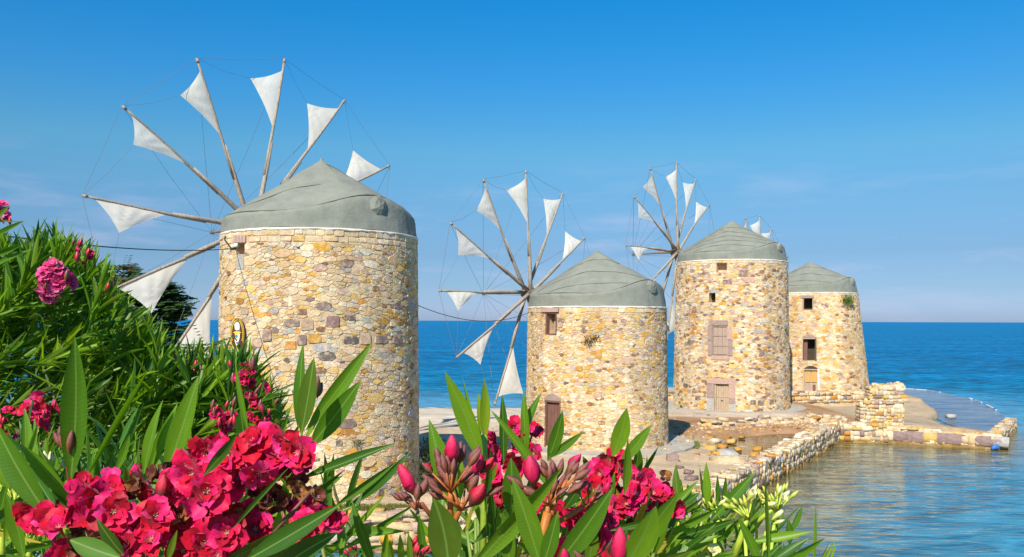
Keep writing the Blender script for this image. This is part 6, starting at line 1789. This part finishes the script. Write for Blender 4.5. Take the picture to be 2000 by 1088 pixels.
wall_plant(m3, 1334, 792, 0.2, 70, 0.08, 'small green weed at the left foot of the third windmill', 8, tint=((0.05, 0.15, 0.02), (0.08, 0.2, 0.02), (0.1, 0.17, 0.03)))
p = onz(832, 935, 0.0)
for i, (x, y, R_, lb) in enumerate(((-2.55, 28.5, 0.75, 'dark shrub tucked against the right foot of the largest windmill'), (-2.9, 30.6, 0.8, 'dry grey-green shrub behind the largest windmill at the beach edge'), (-3.0, 33.0, 0.75, 'low dark scrub farthest back beside the beach'))):
    bushlet('shrub', lb, (x, y, 0.0), R_, 900, 0.10, 20 + i, cat='shrub', tint=((0.03, 0.055, 0.02), (0.05, 0.07, 0.025), (0.09, 0.075, 0.04)), flat=1.7)
# weeds along the foot of the first mill
rg = random.Random(31); mats = []; tin = []
gr = thing('weeds', None, None, (-4.5, 25.8, 0)); 
for k in range(2600):
    px = rg.choice([rg.gauss(715, 30), rg.gauss(775, 12), rg.uniform(640, 820), rg.gauss(690, 12)]); y = rg.uniform(25.5, 26.15); x = (px - 1000) / FPX * y
    if (Vector((x, y)) - m1.c).length < 3.35: continue
    q = Vector((x, y, 0.0)); e_ = Vector((rg.gauss(0, .5), rg.gauss(0, .5), 1)).normalized()
    mats.append(leaf_matrix(q, q + e_ * rg.uniform(.05, .16), 0.018, Vector((rg.gauss(0, 1), -1, 0.5)))); tin.append(np.array(rg.choice([(0.12, 0.14, 0.02), (0.2, 0.17, 0.03), (0.25, 0.16, 0.05), (0.08, 0.12, 0.02)])))
o = join_leaves('weeds', gr, mats, tin, M['leaf'])
o.parent = None; o.location = gr.location; bpy.data.objects.remove(gr); o['kind'] = 'stuff'; o['label'] = 'low yellow-green weeds along the foot of the largest windmill'
mats = []; tin = []
gr = thing('weeds', None, None, (8.3, 39, 0))
for k in range(260):
    q = onz(rg.gauss(1360, 5), rg.gauss(868, 4), 0.0); mats.append(leaf_matrix(q, q + Vector((rg.gauss(0, .04), rg.gauss(0, .04), .08)), 0.02, Vector((0, -1, .5)))); tin.append(np.array((0.12, 0.17, 0.02)))
o = join_leaves('weeds', gr, mats, tin, M['leaf']); o.parent = None; o.location = gr.location; bpy.data.objects.remove(gr); o['kind'] = 'stuff'; o['label'] = 'patch of green weeds at the edge of the round concrete base'

# pebbles and chips strewn over the ground
rp = random.Random(515); mb = MB()
for k in range(1500):
    x = rp.uniform(-2, 19); y = rp.choice([rp.uniform(27, 48), rp.uniform(34, 47), rp.uniform(46, 56)])
    if k % 9 == 4: x, y = rp.uniform(21, 27), rp.uniform(47.5, 58)
    elif k % 3 == 0: x, y = rp.gauss(9.5, 1.8), rp.gauss(41.5, 3.2)
    if k % 3 == 1: u = rp.random(); x, y = 10 + 8.5 * u + rp.gauss(0, .5), 46.0 + 2.4 * u + rp.gauss(-.4, .5)
    if any((Vector((x, y)) - q.c).length < q.R0 + 0.15 for q in (m1, m2, m3)): continue
    pp = np.array([[x, y]]); e_ = edge_fn(pp)
    if e_[0] < 0.4: continue
    z = float(land_height(pp[:, 0], pp[:, 1], e_)[0])
    if z < -0.22 and x < 20: continue
    s_ = rp.uniform(0.03, 0.09) if rp.random() < .85 else rp.uniform(0.08, 0.17)
    if (Vector((x, y)) - m2.c).length < 4.45: z = 0.10
    if (Vector((x, y)) - m3.c).length < 4.7: z = 0.045
    Mx = Matrix.Translation((x, y, z + s_ * 0.1)) @ Matrix.Rotation(rp.uniform(0, 6), 4, 'Z') @ Matrix.Diagonal((s_ * 1.4, s_, s_ * 0.6, 1))
    t = rp.randrange(10); mb.add([Mx @ v for v in TPL[t][0]], TPL[t][1], pick(rp, {'sand': 4, 'brown': 4, 'ochre': 2, 'pink': 3, 'cream': 3, 'rust': 2, 'purple': 2}, 0.2))
o = mb.build('gravel', M['stone']); o['kind'] = 'stuff'; o['label'] = 'small pebbles and stone chips strewn over the earth round the mills'
